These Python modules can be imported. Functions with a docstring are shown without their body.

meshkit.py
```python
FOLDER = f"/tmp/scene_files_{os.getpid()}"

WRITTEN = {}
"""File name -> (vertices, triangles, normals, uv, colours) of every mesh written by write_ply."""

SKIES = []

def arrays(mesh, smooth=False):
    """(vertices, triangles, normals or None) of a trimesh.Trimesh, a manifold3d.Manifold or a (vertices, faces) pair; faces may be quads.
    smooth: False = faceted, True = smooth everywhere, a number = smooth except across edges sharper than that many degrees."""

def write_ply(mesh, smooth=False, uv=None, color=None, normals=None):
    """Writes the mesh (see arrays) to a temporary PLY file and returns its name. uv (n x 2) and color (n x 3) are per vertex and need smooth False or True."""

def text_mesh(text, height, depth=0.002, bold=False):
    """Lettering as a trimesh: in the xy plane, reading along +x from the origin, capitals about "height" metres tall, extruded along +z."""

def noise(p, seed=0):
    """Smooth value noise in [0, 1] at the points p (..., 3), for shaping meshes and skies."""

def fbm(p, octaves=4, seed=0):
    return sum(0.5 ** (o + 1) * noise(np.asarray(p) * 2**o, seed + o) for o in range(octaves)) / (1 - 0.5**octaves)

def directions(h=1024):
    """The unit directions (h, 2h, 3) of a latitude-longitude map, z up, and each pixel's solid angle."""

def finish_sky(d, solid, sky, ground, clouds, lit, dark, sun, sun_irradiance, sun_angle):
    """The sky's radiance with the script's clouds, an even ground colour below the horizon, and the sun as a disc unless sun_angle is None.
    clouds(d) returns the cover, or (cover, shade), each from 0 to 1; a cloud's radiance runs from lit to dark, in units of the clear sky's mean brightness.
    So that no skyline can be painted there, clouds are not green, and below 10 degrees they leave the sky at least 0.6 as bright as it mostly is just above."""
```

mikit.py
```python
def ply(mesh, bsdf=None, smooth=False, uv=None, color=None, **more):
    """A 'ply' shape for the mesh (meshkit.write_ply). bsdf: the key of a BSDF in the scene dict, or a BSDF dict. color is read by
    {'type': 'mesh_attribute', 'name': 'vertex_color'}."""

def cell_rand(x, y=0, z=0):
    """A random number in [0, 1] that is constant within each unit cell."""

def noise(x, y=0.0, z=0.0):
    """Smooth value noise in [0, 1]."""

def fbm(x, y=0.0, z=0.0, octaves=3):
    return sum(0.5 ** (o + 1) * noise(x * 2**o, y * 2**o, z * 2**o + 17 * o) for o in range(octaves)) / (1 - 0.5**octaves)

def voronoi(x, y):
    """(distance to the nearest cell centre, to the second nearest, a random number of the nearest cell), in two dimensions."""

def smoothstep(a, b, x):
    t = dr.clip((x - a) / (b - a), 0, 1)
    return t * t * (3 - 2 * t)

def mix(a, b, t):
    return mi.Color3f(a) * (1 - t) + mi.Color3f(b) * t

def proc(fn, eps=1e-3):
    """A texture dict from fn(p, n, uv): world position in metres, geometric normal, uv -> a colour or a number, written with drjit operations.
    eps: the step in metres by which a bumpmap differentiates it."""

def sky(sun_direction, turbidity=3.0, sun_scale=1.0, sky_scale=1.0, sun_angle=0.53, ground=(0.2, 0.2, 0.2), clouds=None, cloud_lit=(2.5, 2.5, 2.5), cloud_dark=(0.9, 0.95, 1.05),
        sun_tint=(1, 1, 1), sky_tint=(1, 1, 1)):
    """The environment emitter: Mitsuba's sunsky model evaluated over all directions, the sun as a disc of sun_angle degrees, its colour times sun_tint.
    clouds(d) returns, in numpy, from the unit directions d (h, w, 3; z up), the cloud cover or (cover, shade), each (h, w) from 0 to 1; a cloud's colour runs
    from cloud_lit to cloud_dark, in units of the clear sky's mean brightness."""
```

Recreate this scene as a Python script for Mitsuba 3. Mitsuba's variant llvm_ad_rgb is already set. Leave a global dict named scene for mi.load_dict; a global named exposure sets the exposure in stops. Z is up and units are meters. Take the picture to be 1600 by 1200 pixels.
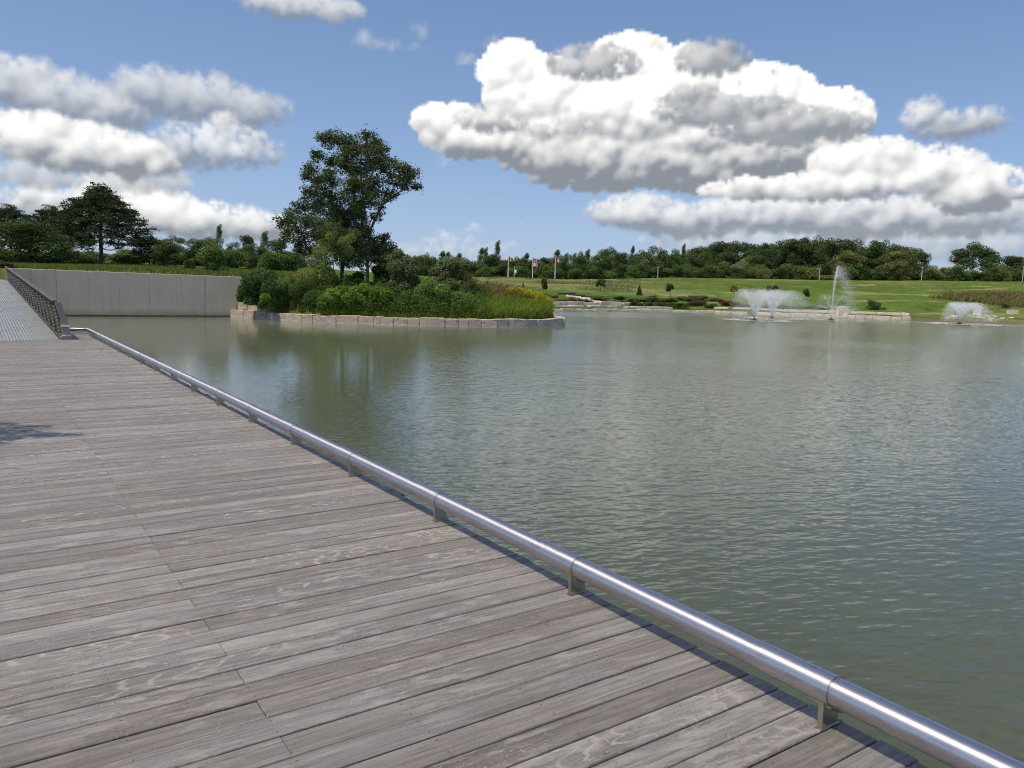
import math
import numpy as np
import trimesh
import shapely
import shapely.geometry as sg
from scipy.interpolate import RBFInterpolator
from scipy.ndimage import gaussian_filter
import drjit as dr
import mitsuba as mi
import mikit
import meshkit
from mikit import ply, proc, noise, fbm, smoothstep, mix, cell_rand, voronoi

T = mi.ScalarTransform4f
scene, labels = {}, {}

# ------------------------------------------------------------------ camera
EYE = np.array([0.0, 0.0, 1.6])          # deck surface is z = 0, view along +y
PITCH, ROLL, FOCAL = math.radians(6.85), math.radians(1.35), 1220.0
FWD = np.array([0, math.cos(PITCH), -math.sin(PITCH)])
_r, _u = np.array([1.0, 0, 0]), np.array([0, math.sin(PITCH), math.cos(PITCH)])
RIGHT = _r * math.cos(ROLL) + _u * math.sin(ROLL)
UP = -_r * math.sin(ROLL) + _u * math.cos(ROLL)
scene['camera'] = {'type': 'perspective', 'fov': math.degrees(2 * math.atan(800 / FOCAL)), 'near_clip': 0.05, 'far_clip': 20000.0,
                   'to_world': T().look_at(origin=EYE.tolist(), target=(EYE + FWD).tolist(), up=UP.tolist())}

# ------------------------------------------------------------------ sky, sun, exposure
exposure = 1.22
SUN_AZ, SUN_EL = math.radians(-127.0), math.radians(64.0)
SUN = (math.sin(SUN_AZ) * math.cos(SUN_EL), math.cos(SUN_AZ) * math.cos(SUN_EL), math.sin(SUN_EL))

# cumulus banks by bearing and height above the horizon, in degrees: (bearing, elevation, half width, half height)
BANKS = [
    # puffs, noise size, ragged, soft, base shade, relief, flat base (el where fully shaded, el where lit)
    ([(15.5, 3.7, 6.8, .9), (22.9, 3.6, 7.8, 1.1), (30.3, 3.6, 4.6, 1.2), (38, 4, 6, 1.2)], 1.6, 1.1, 1.0, .58, .5, None, .62),
    ([(-30.7, 4.6, 2.6, 1.1), (-26.7, 5.5, 2.4, 1.3), (-28.2, 4.2, 3.8, 1.2), (-24.0, 4.6, 2.6, 1.3), (-37, 5, 4, 1.5)], 1.1, .8, .55, .22, .5, (3.2, 5.6), .9),
    ([(-21.0, 3.9, 4.2, 1.5), (-24.1, 4.4, 2.9, 1.6), (-17.6, 3.7, 2.6, 1.1)], 1.1, .8, .5, .18, .55, (2.6, 5.0), .92),
    ([(-25.4, 6.5, 3.2, 1.2), (-31, 6.3, 3.5, .9)], 1.2, .9, .8, .55, .4, None, .75),
    ([(-4.8, 3.6, 1.7, .5), (-2.9, 4.3, .7, .3), (-7.6, 2.8, 1.3, .4), (-4.9, 2.8, 3.2, .6), (-1.5, 3.1, 1.5, .3)], .8, 1.0, .9, .35, .4, None, .65),
    ([(-5.2, 8.9, .6, .4)], .5, .7, .8, .35, .3, None, .45),
    ([(-.5, 14.9, 2.3, 1.9), (1.8, 13.4, 4.3, 2.5), (7.8, 15.3, 3.1, 2.0), (8.5, 12.6, 6.8, 3.4), (11.6, 14.3, 3.4, 2.1), (16.3, 13.2, 3.9, 1.9), (20.4, 11.6, 3.4, 1.8), (-4.7, 11.4, 2.8, 1.3), (-2.2, 10.4, 4.6, 1.7),
      (4.2, 9.2, 5.6, 2.0), (10.9, 8.8, 5.9, 1.8), (17.3, 9.1, 4.8, 1.8), (21.8, 9.4, 2.2, 1.2), (12.5, 10.4, 5, 1.6), (14, 8.0, 6, 1.2), (2.8, 11.3, 2.4, 1.4), (5.5, 8.0, 4.6, 1.1)], 1.25, .62, .16, .04, .70, (8.0, 12.6), 1.0),
    ([(5.1, 15.4, 3.3, 1.3)], 1.1, .7, .5, .72, .5, None, .92),
    ([(13.3, 15.5, 2.6, 1.3)], 1.1, .7, .5, .75, .5, None, .92),
    ([(14.2, 12.2, 4.9, 1.1), (18.5, 11.0, 5.2, 1.4), (12.0, 13.0, 2.2, .9)], 1.2, .75, .55, .82, .6, None, .88),
    ([(-2.0, 11.7, 2.6, 1.1)], 1.0, .6, .5, .45, .6, (10.6, 12.4), .9),
    ([(4.1, 11.5, 1.9, .8), (1.5, 11.1, 1.6, .6)], .9, .7, .6, .7, .5, None, .75),
    ([(8.9, 5.5, 3.8, 1.3), (12.0, 5.0, 4.6, 1.3), (17.6, 5.4, 5.6, 1.5), (23.0, 5.0, 6.0, 1.6), (28.4, 5.0, 4.4, 1.6), (36, 5.0, 6, 1.5)], 1.3, 1.0, .6, .34, .65, (4.0, 6.6), .86),
    ([(24.6, 8.7, 2.4, 1.5), (22.3, 8.7, 2.4, 1.2), (27.2, 7.8, 3.4, 1.8), (29.8, 6.6, 2.9, 1.7), (23.1, 7.4, 4.2, 1.4), (20.4, 7.2, 3.4, 1.1), (17.0, 7.2, 4.2, .8)], 1.1, .7, .3, .18, .7, (5.4, 7.8), .95),
    ([(28.3, 10.6, 2.6, 1.0), (26.6, 11.4, 1.2, 1.0), (30.2, 10.8, 1.2, .7)], 1.0, .8, .6, .40, .6, (9.9, 11.6), .85),
    ([(-15.7, 18.2, 3.7, 1.2), (-12.9, 18.0, 2.1, .8)], 1.2, .8, .7, .34, .4, (17.0, 18.6), .75),
    ([(-10.3, 16.3, 1.2, .5), (-8.1, 16.1, 1.5, .35), (-6.9, 17.3, .5, .6)], .8, 1.0, 1.0, .40, .3, None, .42),
    ([(-3.8, 15.6, .7, .4), (-1.9, 16.7, .7, .4)], .6, .9, .9, .4, .3, None, .5),
    ([(-22.0, 11.6, 5.2, 1.7), (-18.4, 11.4, 2.8, 1.2), (-24.6, 11.8, 2.4, 1.5)], 1.6, 1.1, 1.0, .46, .42, (10.4, 13.0), .74),
    ([(-29.4, 10.8, 3.7, 1.5), (-31.2, 11.6, 2.2, 1.3), (-27.4, 10.3, 2.8, 1.2), (-36, 11, 4, 1.6)], 1.5, 1.1, .9, .42, .5, (9.6, 12.2), .80),
    ([(-20.5, 8.8, 4.2, 1.7), (-20.3, 10.4, 1.0, .8), (-22.4, 8.1, 2.6, 1.2)], 1.2, 1.1, .8, .34, .55, (7.6, 10.0), .78),
    ([(-31.3, 8.3, 2.8, 1.6), (-28.4, 7.9, 3.9, 1.8), (-25.7, 7.6, 2.7, 1.5), (-30.1, 9.0, 1.6, 1.0), (-38, 8, 5, 1.8)], 1.4, .8, .55, .22, .65, (6.4, 8.8), .95),
]


def cloud_cover(d):
    az, el = np.degrees(np.arctan2(d[..., 0], d[..., 1])), np.degrees(np.arcsin(d[..., 2]))
    # away from the banks: scattered fair-weather clouds on a high plane
    q = d / np.maximum(d[..., 2:3], .06)
    n = meshkit.fbm(q * [1.1, 1.1, 0] + [7.3, 2.1, .5], 5, 11)
    veil = np.clip((np.abs(az) - 42) / 14, 0, 1) + np.clip((el - 20.5) / 5, 0, 1)
    cover = np.clip((n - .56) / .10, 0, 1) * np.clip(veil, 0, 1) * .85
    shade = np.clip(.25 + (n - .56) * 2.2, 0, .7)
    cols = np.nonzero(np.abs(az[0]) < 60)[0]
    rows = np.nonzero((el[:, 0] < 30))[0]
    sl = np.s_[rows[0]:rows[-1] + 1, cols[0]:cols[-1] + 1]
    A, E = az[sl], el[sl]
    C, S = cover[sl].copy(), shade[sl].copy()
    da = abs(A[0, 1] - A[0, 0])
    Lx, Ly, Lz = -.40, .78, .48                # light from the upper left and a little from behind the viewer
    for k, (puffs, size, ragged, soft, base, relief, flat, dens) in enumerate(BANKS):
        rng = np.random.default_rng(900 + k)
        w1 = (meshkit.fbm(np.stack([A / .9, E / .8, A * 0 + k * 3.7], -1), 4, 40 + k) - .5)
        w2 = (meshkit.fbm(np.stack([A / .9 + 31, E / .8, A * 0 + k * 5.3], -1), 4, 80 + k) - .5)
        A2, E2 = A + w1 * .95 * ragged, E + w2 * .75 * ragged
        # a heap of billows inside the outline of the bank, small ones at its rim
        balls = []
        for a, e, ra, re in puffs:
            n = int(26 + 34 * ra * re / size)
            th, q = rng.uniform(0, 2 * np.pi, n), np.sqrt(rng.uniform(0, 1, n))
            x, y = a + ra * q * np.cos(th) * .95, e + re * np.where(np.sin(th) < 0, .62, .92) * q * np.sin(th)
            r = size * rng.uniform(.22, .42, n) * rng.uniform(1, 2.1, n) * (1.12 - .62 * q) * min(1.0, .45 + .55 * re)
            z = (1 - q * q) * min(ra, re) * .8 + rng.normal(0, .25, n) * size
            balls += list(zip(x, y, r, z))
            m = n // 2
            th, r2 = rng.uniform(-.35, math.pi + .35, m), size * rng.uniform(.13, .27, m) * min(1.0, .5 + .5 * re)
            balls += list(zip(a + ra * np.cos(th) * .98, e + re * np.where(np.sin(th) < 0, .62, .98) * np.sin(th), r2, rng.normal(.2, .2, m) * size))
            balls.append((a, e, min(ra, re) * .62, 0.0))
        top = np.full(A.shape, -50.0)
        nx, ny, nz = np.zeros(A.shape), np.zeros(A.shape), np.ones(A.shape)
        inside = np.full(A.shape, -3.0)
        for x, y, r, z in balls:
            c0, c1 = np.searchsorted(-A[0], [-(x + r + 1.2), -(x - r - 1.2)])
            r0, r1 = np.searchsorted(-E[:, 0], [-(y + r + 1.0), -(y - r - 1.0)])
            if c1 <= c0 or r1 <= r0:
                continue
            wdw = np.s_[r0:r1, c0:c1]
            u, v = (A2[wdw] - x) / r, (E2[wdw] - y) / r
            d2 = u * u + v * v
            inside[wdw] = np.maximum(inside[wdw], (1 - np.sqrt(d2)) * r)
            h = np.sqrt(np.clip(1 - d2, 0, 1))
            zz = z + r * h
            m = (d2 < 1) & (zz > top[wdw])
            top[wdw] = np.where(m, zz, top[wdw])
            nx[wdw], ny[wdw], nz[wdw] = np.where(m, u, nx[wdw]), np.where(m, v, ny[wdw]), np.where(m, h, nz[wdw])
        fine = meshkit.fbm(np.stack([A / .45, E / .38, A * 0 + k * 2.3], -1), 4, 120 + k)
        lit = gaussian_filter(nx * Lx + ny * Ly + nz * Lz, 1.05) + (fine - .5) * .42
        c = np.clip((inside + (fine - .45) * .75 * ragged * max(soft, .25)) / (soft * .75) + .15, 0, 1)
        c = c * c * (3 - 2 * c) * dens
        s = base - relief * (lit - .52)
        if flat:
            f = np.clip((flat[1] - E2 + w1 * 1.2) / (flat[1] - flat[0]), 0, 1)
            f = f * f * (3 - 2 * f)
            s = base - relief * (lit - .52) * (1 - .45 * f) + f * (.96 - base) * (1 - .30 * np.clip(lit, 0, 1)) + f * (w1 + w2) * .5
        s = np.clip(s, 0, 1.0)
        C, S = C + c * (1 - C), (S * C * (1 - c) + s * c) / np.maximum(C * (1 - c) + c, 1e-6)
    cover[sl], shade[sl] = C, S
    return cover, shade


scene['daylight'] = mikit.sky(SUN, turbidity=3.4, sun_scale=.9, sky_scale=1.5, clouds=cloud_cover, cloud_lit=(3.3, 3.24, 3.12), cloud_dark=(.78, .86, .99), sky_tint=(1.06, 1.0, 1.02), ground=(.1, .11, .07))
# ------------------------------------------------------------------ helpers
WATER = -0.7
P0 = np.array([1.1846 + .125 * .827, 2.7328 + .125 * .562, 0.0])     # deck edge beside the nearest rail post
U = np.array([-math.sin(math.radians(34.2)), math.cos(math.radians(34.2)), 0.0])   # along the rail
V = np.array([U[1], -U[0], 0.0])                                    # towards the water
PITCHP = .1455


def ray(px, py):
    return FWD + RIGHT * ((px - 800) / FOCAL) + UP * ((600 - py) / FOCAL)


def at(px, py, z):
    d = ray(px, py)
    return EYE + d * ((z - EYE[2]) / d[2])


def far(px, py, y):
    d = ray(px, py)
    return EYE + d * (y / d[1])


def col(px, y):
    """ground position on the bearing of a column at distance y (level point)"""
    return far(px, 454 + (px - 800) * .0236, y)


def deck(s, t, z=0.0):
    return P0 + U * s + V * t + np.array([0, 0, z])


used = {}


def new(name):
    used[name] = used.get(name, -1) + 1
    return name if used[name] == 0 else f'{name}_{used[name]:03d}'


def sub(parent, name):
    return new(parent + '__' + name)


def put(key, mesh, bsdf, smooth=False, color=None, **more):
    scene[key] = ply(mesh, bsdf, smooth=smooth, color=color, **more)
    return key


def thing(name, label, cat, group=None):
    k = new(name)
    labels[k] = {'label': label, 'category': cat}
    if group:
        labels[k]['group'] = group
    return k


def struct(key, label):
    labels[key] = {'label': label, 'category': key.replace('_', ' '), 'kind': 'structure'}
    return key


def join(parts):
    vs, fs, n = [], [], 0
    for v, f in parts:
        v, f = np.asarray(v, float), np.asarray(f, int)
        if f.shape[1] == 4:
            f = np.vstack([f[:, [0, 1, 2]], f[:, [0, 2, 3]]])
        vs.append(v)
        fs.append(f + n)
        n += len(v)
    return np.vstack(vs), np.vstack(fs)


BOXF = np.array([[0, 2, 3, 1], [4, 5, 7, 6], [0, 1, 5, 4], [2, 6, 7, 3], [0, 4, 6, 2], [1, 3, 7, 5]])


def obox(o, ax, ay, az, x0, x1, y0, y1, z0, z1, ch=0.0):
    """oriented box; ch chamfers the four top edges"""
    o, ax, ay, az = (np.asarray(q, float) for q in (o, ax, ay, az))
    if not ch:
        c = np.array([[x, y, z] for x in (x0, x1) for y in (y0, y1) for z in (z0, z1)])
        f = BOXF
        # x index 4, y index 2, z index 1
        return outward(o + c[:, :1] * ax + c[:, 1:2] * ay + c[:, 2:] * az, f)
    r = []
    for z, i in ((z0, 0), (z1 - ch, 0), (z1, ch)):
        r += [[x0 + i, y0 + i, z], [x1 - i, y0 + i, z], [x1 - i, y1 - i, z], [x0 + i, y1 - i, z]]
    c = np.array(r)
    f = [[3, 2, 1, 0], [8, 9, 10, 11]]
    for k in (0, 4):
        for j in range(4):
            f.append([k + j, k + (j + 1) % 4, k + 4 + (j + 1) % 4, k + 4 + j])
    return outward(o + c[:, :1] * ax + c[:, 1:2] * ay + c[:, 2:] * az, np.array(f))


EX, EY, EZ = np.eye(3)


def outward(v, f):
    """faces of a closed mesh turned so that their normals point outwards"""
    t = f if f.shape[1] == 3 else np.vstack([f[:, [0, 1, 2]], f[:, [0, 2, 3]]])
    w = v - v.mean(0)
    return (v, f) if np.einsum('ij,ij->i', w[t[:, 0]], np.cross(w[t[:, 1]], w[t[:, 2]])).sum() > 0 else (v, f[:, ::-1])


def tube(points, radii, sides=8, cap=True):
    p = np.asarray(points, float)
    t = np.gradient(p, axis=0) if len(p) > 2 else np.repeat((p[-1:] - p[:1]), 2, 0)
    t /= np.linalg.norm(t, axis=1, keepdims=True) + 1e-12
    ref = EZ if abs(t[:, 2]).mean() < .8 else EX
    a = np.cross(t, ref)
    a /= np.linalg.norm(a, axis=1, keepdims=True) + 1e-12
    b = np.cross(a, t)
    ang = np.arange(sides) * 2 * np.pi / sides
    r = np.broadcast_to(radii, (len(p),))
    v = (p[:, None] + r[:, None, None] * (np.cos(ang)[None, :, None] * a[:, None] + np.sin(ang)[None, :, None] * b[:, None])).reshape(-1, 3)
    i, j = np.meshgrid(np.arange(len(p) - 1), np.arange(sides), indexing='ij')
    q = np.stack([i * sides + j, (i + 1) * sides + j, (i + 1) * sides + (j + 1) % sides, i * sides + (j + 1) % sides], -1).reshape(-1, 4)
    f = [np.vstack([q[:, [0, 1, 2]], q[:, [0, 2, 3]]])]
    if cap:
        n = len(p)
        v = np.vstack([v, p[:1], p[-1:]])
        k = np.arange(sides)
        f += [np.stack([k, (k + 1) % sides, k * 0 + n * sides], 1), np.stack([(n - 1) * sides + (k + 1) % sides, (n - 1) * sides + k, k * 0 + n * sides + 1], 1)]
    f = np.vstack(f)
    w = v - v.mean(0)
    return (v, f) if np.einsum('ij,ij->i', w[f[:, 0]], np.cross(w[f[:, 1]], w[f[:, 2]])).sum() > 0 else (v, f[:, ::-1])


# ------------------------------------------------------------------ materials
def rgb(*c):
    return {'type': 'rgb', 'value': list(c if len(c) == 3 else c * 3)}


def st(p):
    dx, dy = p.x - float(P0[0]), p.y - float(P0[1])
    return dx * float(U[0]) + dy * float(U[1]), dx * float(V[0]) + dy * float(V[1])


def plank_color(p, n, uv):
    s, t = st(p)
    row = dr.floor(s / PITCHP + 40.0)
    odd = row - 2 * dr.floor(row * .5) > .5
    piece = dr.select(odd, dr.floor((t + 3.9) / 7), dr.floor((t + 1.83) / 7))
    r1, r2 = cell_rand(row, piece, 3), cell_rand(row, piece, 8)
    grain = fbm(t * 2.4 + row * 7.1, s * 90.0, 0.0, 3)
    grain2 = fbm(t * 9.0 + row * 3.3, s * 260.0, 0.0, 2)
    blotch = fbm(t * 1.6 + row * 2.7, s * 3.2, 5.0, 3)
    c = mix([.172, .167, .161], [.246, .241, .236], r1)
    c = mix(c, [.170, .150, .136], smoothstep(.60, 1.0, r2) * .45)
    c = mix(c, [.150, .132, .120], smoothstep(.52, .74, blotch) * .4)
    c = c * (.66 + .68 * grain) * (.77 + .46 * grain2)
    # pale lichen and scuffed streaks on some of the boards
    scuff = fbm(t * 9.0 + row * 1.7, s * 42.0 + t * 5.0, 2.0, 5)
    zone = smoothstep(.40, .66, fbm(t * 1.1 + row * .9, row * .37, 12.0, 3))
    c = mix(c, [.40, .385, .37], smoothstep(.50, .74, scuff) * (.10 + .38 * zone))
    fleck = noise(t * 95.0 + row, s * 240.0, 6.0)
    c = mix(c, [.46, .445, .43], smoothstep(.78, .95, fleck) * zone * .5)
    band = smoothstep(.45, .8, cell_rand(row, piece, 21)) * smoothstep(.5, .62, fbm(t * .9, row * 3.1, 9.0, 2))
    w = t * 7.5 + (fbm(s * 20.0, t * 3.0, row, 3) - .5) * 2.4 + fbm(t * 1.3, row * 2.1, 3.0, 2) * 3.0
    line = smoothstep(.17, .03, dr.abs(w - dr.round(w))) * smoothstep(.38, .58, fbm(t * 4.5, s * 16.0, row, 3))
    c = mix(c, [.43, .415, .375], line * band * .62)
    # pairs of screws where the boards cross the joists, a darker stain round each
    jt = (t + 1.83) / .46
    dt = (jt - dr.round(jt)) * .46
    ft = s / PITCHP - dr.floor(s / PITCHP)
    ds = (dr.abs(ft - .5) - .29) * PITCHP
    rr = dr.sqrt(dt * dt + ds * ds)
    c = c * (1 - .5 * smoothstep(.0056, .0034, rr))
    seam = .5 - dr.abs(ft - .5)
    c = c * (1 - .30 * smoothstep(.07, .0, seam))
    speck = fbm(t * 90.0, s * 120.0, 4.0, 2)
    c = c * (1 - .16 * smoothstep(.68, .80, speck))
    wet = fbm(p.x * .5, p.y * .5, 3.0, 3)
    return c * (.90 + .22 * wet)


def plank_relief(p, n, uv):
    s, t = st(p)
    row = dr.floor(s / PITCHP + 40.0)
    return fbm(t * 3.0 + row * 7.1, s * 120.0, 0.0, 3) * .0016 + noise(t * 40.0, s * 160.0) * .0005


scene['weathered_plank'] = {'type': 'bumpmap', 'arbitrary': proc(plank_relief, 6e-4), 'scale': 1.0,
                            'bsdf': {'type': 'principled', 'base_color': proc(plank_color), 'roughness': .62, 'specular': .35}}
scene['dark_timber'] = {'type': 'principled', 'base_color': rgb(.05, .045, .04), 'roughness': .8}


def steel_rough(p, n, uv):
    s, t = st(p)
    return .17 + .10 * fbm(s * 3.0, t * 60.0, p.z * 60.0, 2)


def steel_color(p, n, uv):
    s, t = st(p)
    k = fbm(s * 2.2, t * 25.0, p.z * 25.0, 3)
    m = smoothstep(.6, .75, fbm(s * 14.0, t * 50.0, p.z * 50.0, 3))
    return mix([.60, .60, .60], [.70, .69, .67], k) * (1 - .16 * m)


scene['brushed_steel'] = {'type': 'roughconductor', 'material': 'Cr', 'distribution': 'ggx', 'alpha_u': .32, 'alpha_v': .10, 'specular_reflectance': proc(lambda p, n, uv: steel_color(p, n, uv) * mi.Color3f(1.46, 1.53, 1.57))}
scene['satin_steel'] = {'type': 'principled', 'base_color': rgb(.50, .47, .42), 'metallic': 1.0, 'roughness': .30}
scene['bronze_steel'] = {'type': 'principled', 'base_color': rgb(.30, .27, .23), 'metallic': .4, 'roughness': .5}
scene['dark_steel'] = {'type': 'principled', 'base_color': rgb(.11, .105, .09), 'metallic': .4, 'roughness': .5}
scene['olive_mesh'] = {'type': 'principled', 'base_color': rgb(.055, .058, .042), 'roughness': .75, 'specular': .2}
scene['galvanised'] = {'type': 'principled', 'base_color': proc(lambda p, n, uv: mix([.27, .305, .325], [.36, .395, .415], fbm(p.x * 1.3, p.y * 1.3, 0.0, 3))), 'metallic': .25, 'roughness': .5}
scene['red_wood'] = {'type': 'principled', 'base_color': proc(lambda p, n, uv: mix([.10, .07, .06], [.155, .115, .10], fbm(p.x * 3, p.y * 3, p.z * 30, 3))), 'roughness': .7}
scene['pale_metal'] = {'type': 'principled', 'base_color': rgb(.66, .65, .62), 'metallic': .1, 'roughness': .45}


def concrete_color(p, n, uv):
    a = p.x * .99 + p.y * .1
    streak = fbm(a * 3.0, p.z * .25, 0.0, 4)
    blot = fbm(a * .7, p.z * .9, 4.0, 4)
    fine = fbm(a * 22, p.z * 22, p.y * 10, 3)
    c = mix([.53, .465, .375], [.65, .585, .485], .40 * streak + .60 * blot)
    c = c * (.90 + .2 * fine)
    board = smoothstep(.03, .0, dr.abs((p.z + .25) / .95 - dr.round((p.z + .25) / .95)))
    c = c * (1 - .06 * board)
    damp = smoothstep(.42, .0, p.z - WATER - .22 * fbm(a * 1.4, 0.0, 1.0, 2))
    c = c * (1 - .06 * smoothstep(.56, .74, fbm(a * 5.0, p.z * .35, 7.0, 3)))
    c = mix(c, [.25, .225, .16], damp * .5)
    return mix(c, [.05, .045, .03], smoothstep(.13, .07, p.z - WATER + .03 * fbm(a * 3.0, 0.0, 2.0, 2)) * .9)


scene['board_marked_concrete'] = {'type': 'principled', 'base_color': proc(concrete_color), 'roughness': .85, 'specular': .2}


def stone_color(p, n, uv):
    k = fbm(p.x * 1.1, p.y * 1.1, p.z * 1.1, 3)
    f = fbm(p.x * 7, p.y * 7, p.z * 7, 4)
    c = mix([.40, .325, .25], [.54, .47, .385], k)
    c = mix(c, [.24, .20, .18], smoothstep(.52, .75, f) * .7)
    c = mix(c, [.60, .56, .50], smoothstep(.58, .72, fbm(p.x * 3 + 9, p.y * 3, p.z * 6, 3)) * .5)
    c = c * (.82 + .36 * fbm(p.x * 25, p.y * 25, p.z * 25, 2))
    line = smoothstep(.10, .03, dr.abs(p.z - WATER - .06))
    return mix(c, [.56, .52, .45], line * .55)


scene['pink_stone'] = {'type': 'bumpmap', 'arbitrary': proc(lambda p, n, uv: fbm(p.x * 9, p.y * 9, p.z * 9, 4) * .03, 4e-3), 'scale': 1.0,
                       'bsdf': {'type': 'principled', 'base_color': proc(stone_color), 'roughness': .85, 'specular': .2}}
scene['pale_stone'] = {'type': 'principled', 'base_color': proc(lambda p, n, uv: mix([.56, .50, .40], [.76, .70, .59], fbm(p.x * .8, p.y * .8, p.z * 3, 4)) * (.82 + .36 * fbm(p.x * 5, p.y * 5, p.z * 8, 3))), 'roughness': .85, 'specular': .2}
scene['gravel_path'] = {'type': 'principled', 'base_color': proc(lambda p, n, uv: mix([.36, .32, .26], [.52, .48, .41], fbm(p.x * .9, p.y * .9, 0.0, 4))), 'roughness': .9, 'specular': .1}


def wave(p, n, uv):
    a = p.y * .925 - p.x * .38
    b = p.x * .925 + p.y * .38
    w1 = (noise(a * .9, b * .9, 3.0) - .5) * 1.2
    patch = smoothstep(.30, .62, fbm(p.x * .045 + p.y * .02, p.y * .10, 0.0, 3))
    # the wall and the planted point keep the breeze off the water in front of them
    s, t = st(p)
    lee = smoothstep(.52, .30, t / dr.maximum(s, 1.0)) * smoothstep(6.0, 16.0, s)
    k = (.56 + .50 * patch) * (1 - .76 * lee)
    h = noise(a * 9.4 + b * 1.3 + w1, b * 4.0, 1.0) * .0056
    h += noise(a * 17.0 - b * 1.6 + w1, b * 7.2 + a * .9, 2.0) * .0042
    h += noise(a * 31.0 + b * 3.0, b * 14.0 + a * 1.6, 5.0) * .0022
    h += noise(a * 41.0 + b * 6, b * 19.0, 7.0) * .0011
    h += noise(p.x * .8, p.y * 1.1, 8.0) * .004
    return h * k


def water_color(p, n, uv):
    k = fbm(p.x * .05, p.y * .08, 2.0, 3)
    return mix([.068, .084, .050], [.088, .104, .068], k)


scene['pond_water'] = {'type': 'bumpmap', 'arbitrary': proc(wave, 3e-3), 'scale': 1.0,
                       'bsdf': {'type': 'principled', 'base_color': proc(water_color), 'roughness': .07, 'eta': 1.333}}


def foliage(trans):
    return {'type': 'principledthin', 'base_color': {'type': 'mesh_attribute', 'name': 'vertex_color'}, 'roughness': .55, 'diff_trans': trans, 'eta': 1.3}


scene['leaf'] = foliage(.75)
scene['needle'] = foliage(.35)
scene['blade'] = foliage(.7)


def bark_color(p, n, uv):
    return mix([.075, .06, .048], [.17, .145, .12], fbm(p.x * 9, p.y * 9, p.z * 2.5, 4))


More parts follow.
